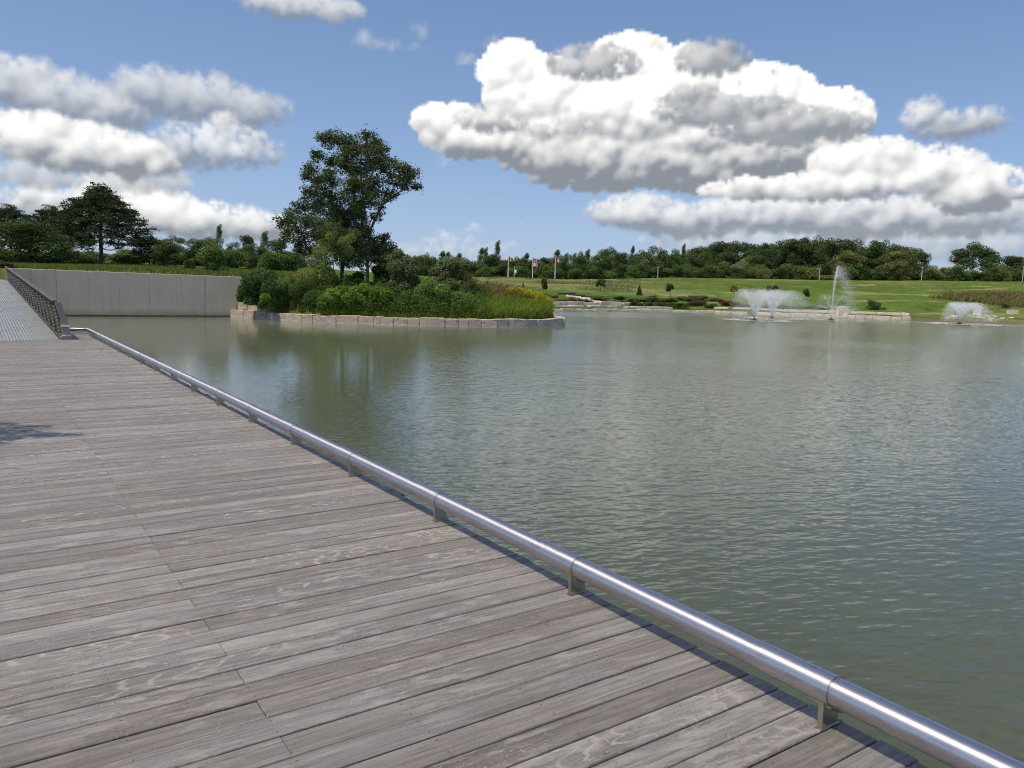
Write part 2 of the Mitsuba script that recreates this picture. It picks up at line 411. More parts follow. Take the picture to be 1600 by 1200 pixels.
scene['bark'] = {'type': 'principled', 'base_color': proc(bark_color), 'roughness': .9, 'specular': .1}
scene['pale_bark'] = {'type': 'principled', 'base_color': proc(lambda p, n, uv: mix([.10, .085, .068], [.22, .185, .15], fbm(p.x * 8, p.y * 8, p.z * 2.0, 4))), 'roughness': .9, 'specular': .1}
scene['white_paint'] = {'type': 'principled', 'base_color': rgb(.78, .78, .76), 'roughness': .4}
scene['grey_paint'] = {'type': 'principled', 'base_color': rgb(.50, .50, .48), 'roughness': .5}
scene['black_rubber'] = {'type': 'principled', 'base_color': rgb(.03, .03, .03), 'roughness': .6}
scene['spray_drop'] = {'type': 'principledthin', 'base_color': rgb(.92, .94, .96), 'roughness': .5, 'diff_trans': .9}
scene['foam'] = {'type': 'diffuse', 'reflectance': rgb(.82, .85, .86)}
scene['flag_cloth'] = {'type': 'principledthin', 'base_color': {'type': 'mesh_attribute', 'name': 'vertex_color'}, 'roughness': .7, 'diff_trans': .5}

# ------------------------------------------------------------------ pond outline and ground levels
FRONT_PX = [(361, 495), (416, 499.5), (451, 502.5), (500, 505), (542, 506.6), (612, 509), (670, 510.5), (730, 511.5), (776, 512), (820, 511.8), (855, 511), (880, 510)]
front = np.array([at(x, y, WATER)[:2] for x, y in FRONT_PX])
tip_back = np.array([col(884, 52.3)[:2], col(881, 54.2)[:2], col(868, 57)[:2], col(835, 60)[:2], col(780, 65)[:2], col(700, 71)[:2], col(640, 76)[:2]])
SHORE_PX = [(860, 486.3), (950, 487.2), (1050, 488), (1110, 489.2), (1167, 491), (1240, 494), (1320, 497), (1400, 500), (1475, 502.5), (1540, 505), (1600, 507.5), (1680, 511)]
shore = np.array([at(x, y, WATER)[:2] for x, y in SHORE_PX])
W_R = at(361, 495, WATER)[:2]
W_M = at(105, 494, WATER)[:2]
wdir = (W_M - W_R) / np.linalg.norm(W_M - W_R)
# the wall runs on to the column where the bridge lands
dl = ray(12, 470)
tt = np.linalg.solve(np.array([dl[:2], -wdir]).T, W_R)
W_L = dl[:2] * tt[0]
pond_pts = np.vstack([deck(-9, -1)[:2], [14, -16], [48, -14], [80, 15], [92, 48], shore[::-1], [col(760, 88)[:2]], [col(650, 86)[:2]], tip_back[::-1], front[::-1], W_R, W_L, [-52, 47], [-50, 27], deck(22.0, -8)[:2], deck(22.0, -1)[:2]])
POND = sg.Polygon(pond_pts).buffer(0)
shapely.prepare(POND)
POND_LINE = POND.exterior

ctrl = []


def c3(p):
    ctrl.append([p[0], p[1], p[2]])


for x, y, z in [(-12, 8, -.25), (-30, 6, -.1), (-45, 25, .2), (0, -20, -.3), (-20, -25, -.2), (-60, 60, 2.0), (-90, 30, 1.5), (-140, -40, 1), (30, -40, -.2), (100, -30, .3), (140, 40, 1.5), (100, 70, .4), (-8, 1, -.3), (deck(22, -7)[0], deck(22, -7)[1], -.2)]:
    c3((x, y, z))
for px, py, y in [(13, 418.5, None), (70, 420.5, None), (130, 422.8, None), (190, 425.2, None), (250, 427.7, None), (310, 430.2, None), (372, 432.7, None)]:
    dl = ray(px, py)
    k = np.linalg.solve(np.array([dl[:2], -wdir]).T, W_R)
    q = EYE + dl * k[0]
    c3((q[0], q[1] + .3, q[2] - .12))
for px, py, y in [(-60, 414, 64), (0, 413, 72), (60, 413, 76), (110, 412, 78), (160, 414.5, 78), (210, 417, 76), (250, 420, 72), (300, 422, 74), (335, 428, 63), (380, 424, 78), (420, 430, 70), (0, 404, 110), (160, 405, 110), (300, 408, 110), (420, 412, 120), (-200, 400, 120),
                  (470, 455, 54), (520, 450, 56), (575, 447, 56), (640, 446, 57), (690, 452, 56), (735, 466, 54.5), (790, 474, 53), (835, 486, 52), (866, 500, 52), (400, 480, 52.5), (440, 482, 51), (500, 490, 49.5), (560, 494, 49), (620, 495, 49), (680, 496, 49), (740, 497, 49), (800, 498.5, 49.5), (850, 501, 51),
                  (600, 437, 68), (680, 450, 65), (540, 434, 75), (640, 437, 84), (560, 430, 110), (680, 433, 120), (480, 428, 85)]:
    c3(far(px, py, y))
for px, d0, yc in [(720, 90, 433), (800, 90, 433), (860, 90, 436.2), (960, 96, 436.3), (1050, 100, 434.2), (1167, 96, 435.8), (1240, 94, 437.2), (1320, 91, 438.4), (1400, 88, 438.2), (1475, 87, 438.6), (1600, 85, 439.2), (1750, 82, 441)]:
    q = col(px, d0 + 1.5)
    c3((q[0], q[1], -.25))
    q = col(px, d0 + 9)
    c3((q[0], q[1], .15))
    hz = 454 + (px - 800) * .0236
    c3(far(px, hz + .5, d0 + 26))
    c3(far(px, hz - 11 if px < 1450 else hz - 14, d0 + 50))
    c3(far(px, yc, 178))
    k = far(px, yc, 178)
    for y, dz in ((200, -.1), (260, -.3), (340, .3)):
        q = col(px, y)
        c3((q[0], q[1], k[2] + dz))
ctrl = np.array(ctrl)
rbf = RBFInterpolator(ctrl[:, :2], ctrl[:, 2], kernel='linear', smoothing=.02)
GX, GY = np.arange(-260, 301, 2.0), np.arange(-60, 361, 2.0)
gg = np.stack(np.meshgrid(GX, GY, indexing='ij'), -1)
RAST = rbf(gg.reshape(-1, 2)).reshape(gg.shape[:2])
RAST = np.maximum(RAST, -.55)
from scipy.ndimage import map_coordinates


def gz(x, y):
    x, y = np.asarray(x, float), np.asarray(y, float)
    return map_coordinates(RAST, [((x - GX[0]) / 2.0).ravel(), ((y - GY[0]) / 2.0).ravel()], order=1, mode='nearest').reshape(x.shape)


def pond_depth(x, y):
    """distance inside the pond outline, negative on land"""
    pts = shapely.points(x, y)
    return np.where(shapely.contains(POND, pts), 1, -1) * shapely.distance(POND_LINE, pts)


def hit(px, py, y0=60.0):
    d = ray(px, py)
    y = np.arange(y0, 330, .25)
    q = EYE + d * (y / d[1])[:, None]
    low = np.nonzero(q[:, 2] <= gz(q[:, 0], q[:, 1]))[0]
    return q[low[0]] if len(low) else q[-1]


def ground_z(x, y):
    z = gz(x, y) + (meshkit.fbm(np.stack([x * .12, y * .12, x * 0], -1), 4, 3) - .5) * .35 * np.clip((np.hypot(x, y) - 30) / 60, 0, 1)
    s = pond_depth(x, y)
    k = np.clip((s + .75) / .95, 0, 1)
    return np.where(k > 0, z * (1 - k) + (-2.2) * k, z)


def build_ground():
    ang = np.radians(np.concatenate([np.arange(-180, -42, 3.0), np.arange(-42, 42, .16), np.arange(42, 180, 3.0)]))
    rad = np.concatenate([[.5], np.geomspace(2, 40, 60), np.arange(40.6, 104, .6), np.arange(105, 200, 1.5), np.geomspace(202, 4000, 40)])
    A, R_ = np.meshgrid(ang, rad, indexing='ij')
    x, y = np.sin(A) * R_, np.cos(A) * R_
    z = ground_z(x.ravel(), y.ravel()).reshape(x.shape)
    v = np.stack([x, y, z], -1).reshape(-1, 3)
    na, nr = A.shape
    i, j = np.meshgrid(np.arange(na), np.arange(nr - 1), indexing='ij')
    i2 = (i + 1) % na
    f = np.stack([i * nr + j, i * nr + j + 1, i2 * nr + j + 1, i2 * nr + j], -1).reshape(-1, 4)
    return v, f[:, ::-1]


def ground_color(p, n, uv):
    a = fbm(p.x * .05, p.y * .05, 0.0, 4)
    b = fbm(p.x * .35, p.y * .35, 2.0, 4)
    c = fbm(p.x * 1.6, p.y * 1.1, 5.0, 3)
    g = mix([.066, .122, .022], [.102, .155, .034], b)
    g = mix(g, [.165, .165, .055], smoothstep(.46, .68, a) * .65)
    g = g * (.80 + .42 * fbm(p.x * .028 + 5, p.y * .04, 7.0, 3))
    g = mix(g, [.30, .245, .15], smoothstep(.665, .72, fbm(p.x * .10, p.y * .16, 11.0, 4)) * .6)
    g = mix(g, [.062, .095, .022], smoothstep(.55, .72, c) * .45)
    # meadow left of the far path is paler and weedy, the slope on the right is dry heath
    weedy = smoothstep(12.0, 26.0, 46.0 - p.x * .9 + 0 * p.y) * smoothstep(115.0, 130.0, p.y) * smoothstep(.42, .6, fbm(p.x * .16, p.y * .22, 8.0, 3))
    g = mix(g, [.21, .215, .11], weedy * .55)
    hx = (p.x - 75.0 + (p.y - 112.0) * -.35) / 14.0
    hy = (p.y - 114.0) / 19.0
    heath = smoothstep(1.25, .35, dr.sqrt(hx * hx + hy * hy) + .5 * (fbm(p.x * .12, p.y * .12, 3.0, 3) - .5))
    hc = mix([.15, .130, .058], [.20, .19, .075], fbm(p.x * .5, p.y * .5, 6.0, 3))
    hc = mix(hc, [.065, .05, .03], smoothstep(.55, .7, fbm(p.x * .9, p.y * .9, 9.0, 3)) * .7)
    g = mix(g, hc, heath * .7)
    rough = fbm(p.x * .9, p.y * .55, 13.0, 4)
    g = g * (.50 + .56 * rough)
    mud = smoothstep(-.25, -.55, p.z)
    return mix(g, [.20, .165, .115], mud * .7)


scene['meadow'] = {'type': 'principled', 'base_color': proc(ground_color), 'roughness': .95, 'specular': .05}
put(struct('ground', 'grassy ground rising from the pond to a low green hill and treeline'), build_ground(), 'meadow', smooth=True)

tri_v, tri_f = trimesh.creation.triangulate_polygon(POND.buffer(1.2), engine='earcut')
put(struct('water', 'murky green grey pond rippled by the breeze'), (np.column_stack([tri_v, np.full(len(tri_v), WATER)]), tri_f), 'pond_water')
if scene['water'] and np.cross(*(np.diff(tri_v[tri_f[0]], axis=0)))  < 0:
    put('water', (np.column_stack([tri_v, np.full(len(tri_v), WATER)]), tri_f[:, ::-1]), 'pond_water')

# ------------------------------------------------------------------ boardwalk
rngd = np.random.default_rng(5)
DECK_W = 5.2
struct('boardwalk', 'weathered grey plank boardwalk along the edge of the pond')
rest = []
S_END = 22.6 + .05
row0 = int(math.floor(-5.0 / PITCHP))
row1 = int(round(S_END / PITCHP))
for row in range(row0, row1):
    s0, s1 = row * PITCHP + rngd.uniform(.0012, .0034), (row + 1) * PITCHP - rngd.uniform(.0012, .0034)
    odd = ((row + 40) % 2) == 1
    cuts = [-DECK_W - .2 * (row % 3 == 0), -3.9 if odd else -1.83, 0.0]
    for a, b in zip(cuts, cuts[1:]):
        j = rngd.normal(0, .004, 4)
        end = rngd.normal(0, .008) if b == 0 else -.0008
        if -.10 < s0 < .02 and b == 0:
            end = .012
        z1 = rngd.normal(0, .0013)
        box = obox(deck(0, 0), U, V, EZ, s0 + abs(j[0]) * .3, s1 - abs(j[1]) * .3, a + .0008, b + end, -.045, z1, ch=.004)
        if -1.7 < s0 < 12 and not (a < -DECK_W + .01 and s0 < -.9):
            put(sub('boardwalk', 'plank'), box, 'weathered_plank')
        else:
            rest.append(box)
for row in range(row1, row1 + 15):
    rest.append(obox(deck(0, 0), U, V, EZ, row * PITCHP + .002, (row + 1) * PITCHP - .002, -.70, rngd.normal(0, .006), -.045, rngd.normal(0, .0013), ch=.004))
put('boardwalk__distant_planking', join(rest), 'weathered_plank')
labels['boardwalk__distant_planking'] = {'label': 'far and rear planks of the boardwalk', 'kind': 'stuff'}
put('boardwalk__edge_beam', join([obox(deck(0, 0), U, V, EZ, -5, S_END, -.16, -.07, -.34, -.048), obox(deck(0, 0), U, V, EZ, -5, S_END, -1.9, -1.76, -.3, -.048), obox(deck(0, 0), U, V, EZ, -5, S_END, -DECK_W + .1, -DECK_W + .25, -.4, -.048),
                                  obox(deck(0, 0), U, V, EZ, S_END - .12, S_END - .02, -DECK_W + .3, -.2, -.34, -.05)]), 'dark_timber')
piles = []
for s in np.arange(-4, 22, 3.0):
    for t in (-.5, -3.2):
        q = deck(s, t)
        piles.append(tube([q + [0, 0, -2.4], q + [0, 0, -.34]], .11, 8))
put('boardwalk__pile', join(piles), 'dark_timber')
labels['boardwalk__pile'] = {'kind': 'stuff', 'label': 'dark timber piles under the boardwalk'}

# ------------------------------------------------------------------ guard rail
rail = thing('guard_rail', 'brushed stainless steel tube rail on short posts along the boardwalk edge', 'railing')
PT, PZ, PR = -.088, .152, .0545
SP = 1.505
ends = [-2.2] + [i * SP * 1.0 for i in range(0, 15)] + [21.9]
# pipe runs, one between each pair of sleeves, and the bend at the far end; polished round the tube, so u runs along it


def pipe(key, points, r, sides=32):
    v, f = tube(points, r, sides, cap=False)
    p = np.asarray(points, float)
    n = len(p)
    # an extra seam column keeps v continuous round the tube
    v = v.reshape(n, sides, 3)
    v = np.concatenate([v, v[:, :1]], 1)
    run = np.concatenate([[0], np.cumsum(np.linalg.norm(np.diff(p, axis=0), axis=1))])
    uv = np.stack([np.broadcast_to(run[:, None], (n, sides + 1)), np.broadcast_to(np.arange(sides + 1) / sides, (n, sides + 1))], -1).reshape(-1, 2)
    i, j = np.meshgrid(np.arange(n - 1), np.arange(sides), indexing='ij')
    q = np.stack([i * (sides + 1) + j, (i + 1) * (sides + 1) + j, (i + 1) * (sides + 1) + j + 1, i * (sides + 1) + j + 1], -1).reshape(-1, 4)
    v = v.reshape(-1, 3)
    c = p[0]
    nf = np.cross(v[q[0, 1]] - v[q[0, 0]], v[q[0, 2]] - v[q[0, 0]])
    if nf @ (v[q[0, 0]] - c) < 0:
        q = q[:, ::-1]
    # normals by hand so that the seam does not show
    ctr = np.repeat(p, sides + 1, 0)
    nv = v - ctr
    nv /= np.linalg.norm(nv, axis=1, keepdims=True)
    path = meshkit.write_ply((v, q), False, uv, None, normals=nv)
    scene[key] = {'type': 'ply', 'filename': path, 'face_normals': False, 'bsdf': {'type': 'ref', 'id': 'brushed_steel'}}


n_posts = 16
for i in range(-1, n_posts):
    a, b = i * SP, (i + 1) * SP
    if i == n_posts - 1:
        bend = [deck(a + .0005, PT, PZ), deck(23.9, PT, PZ)] + [deck(24.35 + .42 * math.sin(k), PT - .42 * (1 - math.cos(k)), PZ) for k in np.linspace(.0, math.pi / 2, 8)] + [deck(24.77, -.86, PZ)]
        pipe(sub(rail, 'pipe'), bend, PR, 24)
    else:
        pipe(sub(rail, 'pipe'), [deck(a + .0005, PT, PZ), deck(b - .0005, PT, PZ)], PR)
    if i >= 0:
        pipe(sub(rail, 'sleeve'), [deck(a - .015, PT, PZ), deck(a + .30, PT, PZ)], PR + .0035)
        put(sub(rail, 'ring'), tube([deck(a - .019, PT, PZ), deck(a - .0152, PT, PZ)], PR + .0052, 32), 'satin_steel', smooth=40)
for i in range(-1, n_posts):
    a = i * SP + .012
    # upright plate, its broad side across the rail
    body = obox(deck(a, 0), U, V, EZ, -.011, .011, -.127, -.030, .001, PZ - PR * .62, ch=.002)
    pk = sub(rail, 'post')
    put(pk, body, 'satin_steel')
    put(pk + '__saddle', obox(deck(a, 0), U, V, EZ, -.034, .055, PT - .030, PT + .030, PZ - PR - .004, PZ - PR + .006), 'satin_steel')
    q = deck(a - .011, -.062, PZ - PR - .022)
    put(pk + '__bolt', join([tube([q, q - U * .010], .013, 6), tube([q - U * .010, q - U * .016], .008, 8), tube([q - U * .016 , q - U * .036 ], .0105, 6), tube([q + U * .022, q + U * .036], .012, 6)]), 'satin_steel')
    put(pk + '__foot_plate', obox(deck(a, 0), U, V, EZ, -.016, .016, -.131, -.026, 0.0015, .0055), 'satin_steel')

# ------------------------------------------------------------------ footbridge
bridge = thing('footbridge', 'metal grating footbridge with slanted side railing leading to the concrete wall', 'bridge')
B0 = at(94, 530.5, .0)
B1 = far(11, 437.5, W_L[1] + .6)
bu = B1 - B0
BL = np.linalg.norm(bu)
bu /= BL
bv = np.cross(bu, EZ)
bv /= np.linalg.norm(bv)
bn = np.cross(bv, bu)
put(bridge + '__deck_plate', obox(B0, bu, bv, bn, .05, BL + .8, -3.0, 0, -.22, -.03), 'dark_steel')
bars = [obox(B0, bu, bv, bn, .02, BL + .8, -t - .060, -t, -.03, .0) for t in np.arange(.02, 2.94, .075)]
put(bridge + '__grating_bars', join(bars), 'galvanised')
labels[bridge + '__grating_bars'] = {'kind': 'stuff', 'label': 'long parallel bars of the walkway grating'}
for k in range(1, 7):
    s = BL * k / 7
    put(sub(bridge, 'cross_seam'), obox(B0, bu, bv, bn, s - .03, s + .03, -2.98, -.02, -.025, .003), 'galvanised')
put(bridge + '__edge_girder', obox(B0, bu, bv, bn, .0, BL + .8, .003, .07, -.35, .06), 'dark_steel')
NP = 21
h0, h1 = 1.0, .80
rail_top = []
for k in range(NP + 1):
    s = BL * (k / NP) * .995 + .15
    hh = h0 + (h1 - h0) * k / NP
    o = B0 + bu * s
    lean = -.16 * hh
    pts = [o + bv * .085, o + bv * (.085 + lean * .25) + EZ * hh * .5, o + bv * (.085 + lean) + EZ * hh]
    rail_top.append(pts[-1])
    segs = []
    for p, q, wd in ((pts[0], pts[1], .055), (pts[1], pts[2], .045)):
        d = q - p
        L = np.linalg.norm(d)
        segs.append(obox(p, bu, np.cross(EZ, bu) * -1, d / L, -.012, .012, -wd, wd, 0, L))
    pk = sub(bridge, 'railing_post')
    put(pk, join(segs), 'dark_steel')
    fit = []
    for j in range(9):
        z = .14 + (hh - .26) * j / 8
        c = o + bv * (.085 + lean * (z / hh) - .01) + EZ * z
        fit.append(obox(c, bu, bv, EZ, -.045, -.014, -.055, -.015, -.012, .014))
    put(pk + '__fittings', join(fit), 'pale_metal')
    labels[pk + '__fittings'] = {'kind': 'stuff', 'label': 'row of small pale bar ends on the post'}
rail_top = np.array(rail_top)
# infill of close horizontal bars between each pair of posts
for k in range(NP):
    s0_, s1_ = BL * (k / NP) * .995 + .15 + .014, BL * ((k + 1) / NP) * .995 + .15 - .014
    bb = []
    for j in range(26):
        f = .05 + .88 * j / 25
        za, zb = (h0 + (h1 - h0) * k / NP) * f, (h0 + (h1 - h0) * (k + 1) / NP) * f
        pa = B0 + bu * s0_ + bv * (.085 - .16 * za) + EZ * za
        pb = B0 + bu * s1_ + bv * (.085 - .16 * zb) + EZ * zb
        bb.append(tube([pa, pb], .0165, 4, cap=False))
    kx = sub(bridge, 'mesh_panel')
    put(kx, join(bb), 'olive_mesh')
    labels[kx] = {'kind': 'stuff', 'label': 'close dark horizontal bars'}
hd = rail_top[-1] - rail_top[0]
hl = np.linalg.norm(hd)
hd /= hl
put(bridge + '__handrail', obox(rail_top[0], hd, bv, np.cross(bv, hd), -.12, hl + .1, -.06, .045, -.005, .04), 'red_wood')
o = B0 - bu * .02
ep = []
for a, b, w in ((0, .5, .10), (.5, 1.0, .075)):
    p, q = o + bv * (.15 - .17 * a * a) + EZ * a, o + bv * (.15 - .17 * b * b) + EZ * b
    d = q - p
    L = np.linalg.norm(d)
    ep.append(obox(p, bu, bv, d / L, -.05, .05, -w, w, 0, L))
put(bridge + '__end_post', join(ep), 'bronze_steel')
for z in (.13, .38):
    put(sub(bridge, 'post_bracket'), obox(o + bv * (.14 - .05 * z) + EZ * z, bu, bv, EZ, -.13, -.052, -.10, .11, -.03, .0), 'pale_metal')
put(bridge + '__post_base', obox(o + bv * .14, bu, bv, EZ, -.13, .09, -.13, .13, .002, .09, ch=.01), 'bronze_steel')

# ------------------------------------------------------------------ concrete retaining wall
wall = thing('concrete_wall', 'long grey board-marked concrete retaining wall rising from the water', 'wall')
w3 = np.array([wdir[0], wdir[1], 0.0])          # from the right end to the left end
wn = np.array([wdir[1], -wdir[0], 0.0])
if wn[1] > 0:
    wn = -wn                                    # faces the viewer
WL = np.linalg.norm(W_L - W_R)
WO = np.array([W_R[0], W_R[1], 0.0])


def wall_top(s):
    """top of the wall in line with the photograph's edge: almost level"""
    return ctrl_top[0] + (ctrl_top[1] - ctrl_top[0]) * s / WL


def wall_hit(px, py):
    d = ray(px, py)
    k = np.linalg.solve(np.array([d[:2], -wdir]).T, W_R)
    return (EYE + d * k[0])[2], k[1]


ctrl_top = (wall_hit(378, 432.6)[0], wall_hit(13, 418.6)[0])
joint_px = [378, 359, 320, 277, 234, 187, 139, 89, 50, 12]
cuts = [-1.6] + [wall_hit(x, 470)[1] for x in joint_px[1:-1]] + [WL]
rngw = np.random.default_rng(3)
for a, b in zip(cuts, cuts[1:]):
    o = WO + wn * rngw.normal(0, .006)
    za, zb = wall_top(a), wall_top(b)
    v, f = obox(o, w3, wn, EZ, a + .012, b - .012, -.42, 0, -2.2, za, ch=.02)
    v[v[:, 2] > WATER + 1, 2] += (np.clip((v[v[:, 2] > WATER + 1] - WO) @ w3, a, b) - a) / (b - a) * (zb - za)
    put(sub(wall, 'panel'), (v, f), 'board_marked_concrete')
v, f = obox(WO, w3, wn, EZ, -1.6, WL, -.46, -.035, -2.2, min(ctrl_top) - .05)
put(wall + '__backing', (v, f), 'board_marked_concrete')
put(wall + '__end_return', obox(WO + w3 * (WL + .003), w3, wn, EZ, 0, .06, -2.0, -.002, -2.2, ctrl_top[1] - .01), 'board_marked_concrete')


# ------------------------------------------------------------------ stone edging of the planted point
def rough_block(o, ax, ay, az, lx, ly, z0, z1, seed, rough=.035):
    """a split-faced block: subdivided box, corners knocked off, faces uneven"""
    m = trimesh.creation.box((1, 1, 1)).subdivide()
    m = m.subdivide()
    v = np.array(m.vertices) * 2
    r = np.linalg.norm(v, axis=1, keepdims=True)
    v = v * (1 - .055 * np.clip(r - 1.15, 0, 1))
    v = v / 2 * [lx, ly, z1 - z0] + [lx / 2, -ly / 2, (z0 + z1) / 2]
    nv = meshkit.fbm(v * 2.2 + seed * 7.7, 3, seed)[:, None] - .5
    nv2 = meshkit.fbm(v * 2.2 + seed * 3.1 + 40, 3, seed + 1)[:, None] - .5
    v = v + np.hstack([nv * rough, nv2 * rough * 2.6, nv * rough * .9])
    o = np.asarray(o, float)
    return outward(o + v[:, :1] * ax + v[:, 1:2] * ay + v[:, 2:] * az, np.array(m.faces))


edging = thing('stone_edging', 'low curved edging of rough pinkish stone blocks around the planted point', 'stone wall')
fl = np.array(front)
cum = np.concatenate([[0], np.cumsum(np.linalg.norm(np.diff(fl, axis=0), axis=1))])
fpx = np.array([p[0] for p in FRONT_PX], float)


def front_at(s):
    return np.array([np.interp(s, cum, fl[:, 0]), np.interp(s, cum, fl[:, 1]), 0.0])


bx = [361, 382, 399, 416, 451, 472, 489, 509, 526, 560, 584, 594, 615, 636, 655, 667, 695, 716, 732, 752, 776, 795, 812, 826, 840, 853, 866, 880]
bs = [float(np.interp(x, fpx, cum)) for x in bx]
rs = np.random.default_rng(12)
pts = [front_at(s) for s in bs]
tb = [np.array([*q, 0.0]) for q in tip_back[:5]]
extra = [tb[0], tb[1], tb[2]]
for q, r in zip(tb[2:], tb[3:]):
    for k in (1 / 3, 2 / 3, 1):
        extra.append(q + (r - q) * k)
pts = pts + extra
for i, (a, b) in enumerate(zip(pts, pts[1:])):
    d = b - a
    L = np.linalg.norm(d)
    d /= L
    nrm = np.array([d[1], -d[0], 0.0])
    top = WATER + .50 + rs.normal(0, .035)
    put(sub(edging, 'stone'), rough_block(a + d * .012 + nrm * rs.normal(.03, .03), d, nrm, EZ, L - .018, .85, WATER - .5, top, i + 1), 'pink_stone', smooth=35)
for i, (x0, x1) in enumerate([(367, 382), (383, 398), (399, 411)]):
    a, b = front_at(float(np.interp(x0, fpx, cum))), front_at(float(np.interp(x1, fpx, cum)))
    d = b - a
    L = np.linalg.norm(d)
    d /= L
    nrm = np.array([d[1], -d[0], 0.0])
    put(sub(edging, 'stone'), rough_block(a + d * .01 - nrm * .22, d, nrm, EZ, L - .02, .8, WATER + .525, WATER + 1.02 + rs.normal(0, .03), 60 + i), 'pink_stone', smooth=35)


# ------------------------------------------------------------------ foliage builders
def leaves(centers, normals, length, width, rng, colors, fold=.12, jitter=.55):
    """one small pointed four-cornered leaf per centre; colors (n, 3)"""
    n = len(centers)
    d = normals + rng.normal(0, jitter, (n, 3))
    d /= np.linalg.norm(d, axis=1, keepdims=True) + 1e-9
    a = np.cross(d, rng.normal(0, 1, (n, 3)))
    a /= np.linalg.norm(a, axis=1, keepdims=True) + 1e-9
    b = np.cross(d, a)
    k = rng.uniform(.65, 1.3, (n, 1))
    L, W_ = a * length * k / 2, b * width * k / 2
    lift = d * length * fold * k
    v = np.stack([centers - L, centers + W_ + lift, centers + L, centers - W_ + lift], 1).reshape(-1, 3)
    i = np.arange(n)[:, None] * 4
    f = np.vstack([i + [0, 1, 2], i + [0, 2, 3]])
    return v, f, np.repeat(colors, 4, 0)


def clump_points(blobs, rng, total, shell=.55):
    """points filling a set of ellipsoids (x, y, z, rx, ry, rz), denser towards their skins; also outward normals and blob index"""
    b = np.asarray(blobs, float)
    w = (b[:, 3] * b[:, 4] * b[:, 5]) ** (2 / 3)
    idx = rng.choice(len(b), total, p=w / w.sum())
    d = rng.normal(0, 1, (total, 3))
    d /= np.linalg.norm(d, axis=1, keepdims=True)
    r = rng.uniform(0, 1, (total, 1)) ** (1 / 3)
    r = np.where(rng.uniform(0, 1, (total, 1)) < shell, .72 + .36 * rng.uniform(0, 1, (total, 1)), r)
    return b[idx, :3] + d * r * b[idx, 3:6], d, idx


def tint(rng, idx, n, base, var=.22, clump=.16):
    base = np.asarray(base, float) * [2.2, 2.1, 1.85]
    kc = 1 + rng.normal(0, clump, idx.max() + 1)[idx]
    k = np.clip(kc * (1 + rng.normal(0, var, n)), .4, 1.9)[:, None]
    hue = rng.normal(0, .07, (n, 1))
    return np.clip(base * k * np.hstack([1 + hue, np.ones((n, 1)), 1 - hue]), .004, .8)


def skeleton(targets, trunk, r_tip, r_max, rng, sides=5, wobble=.05, expo=.46, pull=.55):
    """trunk polyline plus limbs that reach every target, radii by the number of twigs they carry"""
    trunk = np.asarray(trunk, float)
    pts = []
    for a, b in zip(trunk, trunk[1:]):
        m = max(2, int(np.linalg.norm(b - a) / max(.02, np.linalg.norm(trunk[-1] - trunk[0]) / 14)))
        pts += [a + (b - a) * k / m for k in range(m)]
    pts.append(trunk[-1])
    pos, par = [p for p in pts], [-1] + list(range(len(pts) - 1))
    limbs = [list(range(len(pts)))]
    t = np.asarray(targets, float)
    order = np.argsort([np.min(np.linalg.norm(np.array(pts) - q, axis=1)) for q in t])
    scale = np.linalg.norm(trunk[-1] - trunk[0])
    for k in order:
        q = t[k]
        P = np.array(pos)
        d = np.linalg.norm(P - q, axis=1)
        # limbs leave below their target so that they climb
        cost = d + np.clip(P[:, 2] - (q[2] - pull * d), 0, None) * 1.6
        cost[:max(1, len(pts) // 4)] += scale
        j = int(np.argmin(cost))
        m = max(2, int(d[j] / (scale / 16)) + 1)
        path, last = [j], j
        side = rng.normal(0, wobble, 3) * d[j]
        for s in range(1, m + 1):
            f = s / m
            p = P[j] + (q - P[j]) * f + side * math.sin(math.pi * f) + EZ * d[j] * -.10 * math.sin(math.pi * f)
            pos.append(p)
            par.append(last)
            last = len(pos) - 1
            path.append(last)
        limbs.append(path)
    count = np.zeros(len(pos))
    childless = np.ones(len(pos), bool)
    childless[[p for p in par if p >= 0]] = False
    count[childless] = 1
    for i in range(len(pos) - 1, 0, -1):
        count[par[i]] += count[i]
    rad = np.clip(r_tip * count ** expo, r_tip, r_max)
    P = np.array(pos)
    meshes = []
    for path in limbs:
        r = rad[path].copy()
        if path[0] != 0:
            r[0] = min(r[0], r[1] * 1.15)
        else:
            r[0] *= 1.35
        meshes.append(tube(P[path], r, sides, cap=False))
    return join(meshes)


def tree_put(key, leaf, wood, leaf_bsdf='leaf', bark='bark', **more):
    v, f, c = leaf
    put(key + '__crown', (v, f), leaf_bsdf, color=c, **more)
    if wood is not None:
        put(key + '__trunk', wood, bark, smooth=True, **more)


# ---- tree kinds of unit height, crown about one unit wide, scaled where they stand
def proto_broad(seed, base, n=5200, low=.16, top=1.0, blobs=22, leaf=.036, round_=1.0, lean=0.0):
    rng = np.random.default_rng(seed)
    B = []
    for _ in range(blobs):
        z = rng.uniform(low + .08, top - .12)
        k = (z - low) / (top - low)
        w = .40 * math.sin(math.pi * min(1, .16 + .80 * k) ** round_) + .04
        a = rng.uniform(0, 2 * math.pi)
        q = w * math.sqrt(rng.uniform(.12, 1))
        r = rng.uniform(.075, .15)
        B.append([q * math.cos(a) + lean * k, q * math.sin(a), z, r * 1.15, r * 1.15, r * .85])
    B.append([lean * .9, 0, top - .11, .12, .12, .11])
    B.append([0, 0, (low + top) / 2, .24, .24, .26])
    p, d, idx = clump_points(B, rng, n)
    col_ = tint(rng, idx, n, base)
    lf = leaves(p, d * .7 + [0, 0, .6], leaf, leaf * .62, rng, col_)
    tg = [b[:3] for b in B[:-1]]
    wood = skeleton(tg, [[0, 0, -.04], [.01, 0, low], [lean * .4, .01, .5], [lean * .8, 0, .82]], .0035, .022, rng)
    return lf, wood


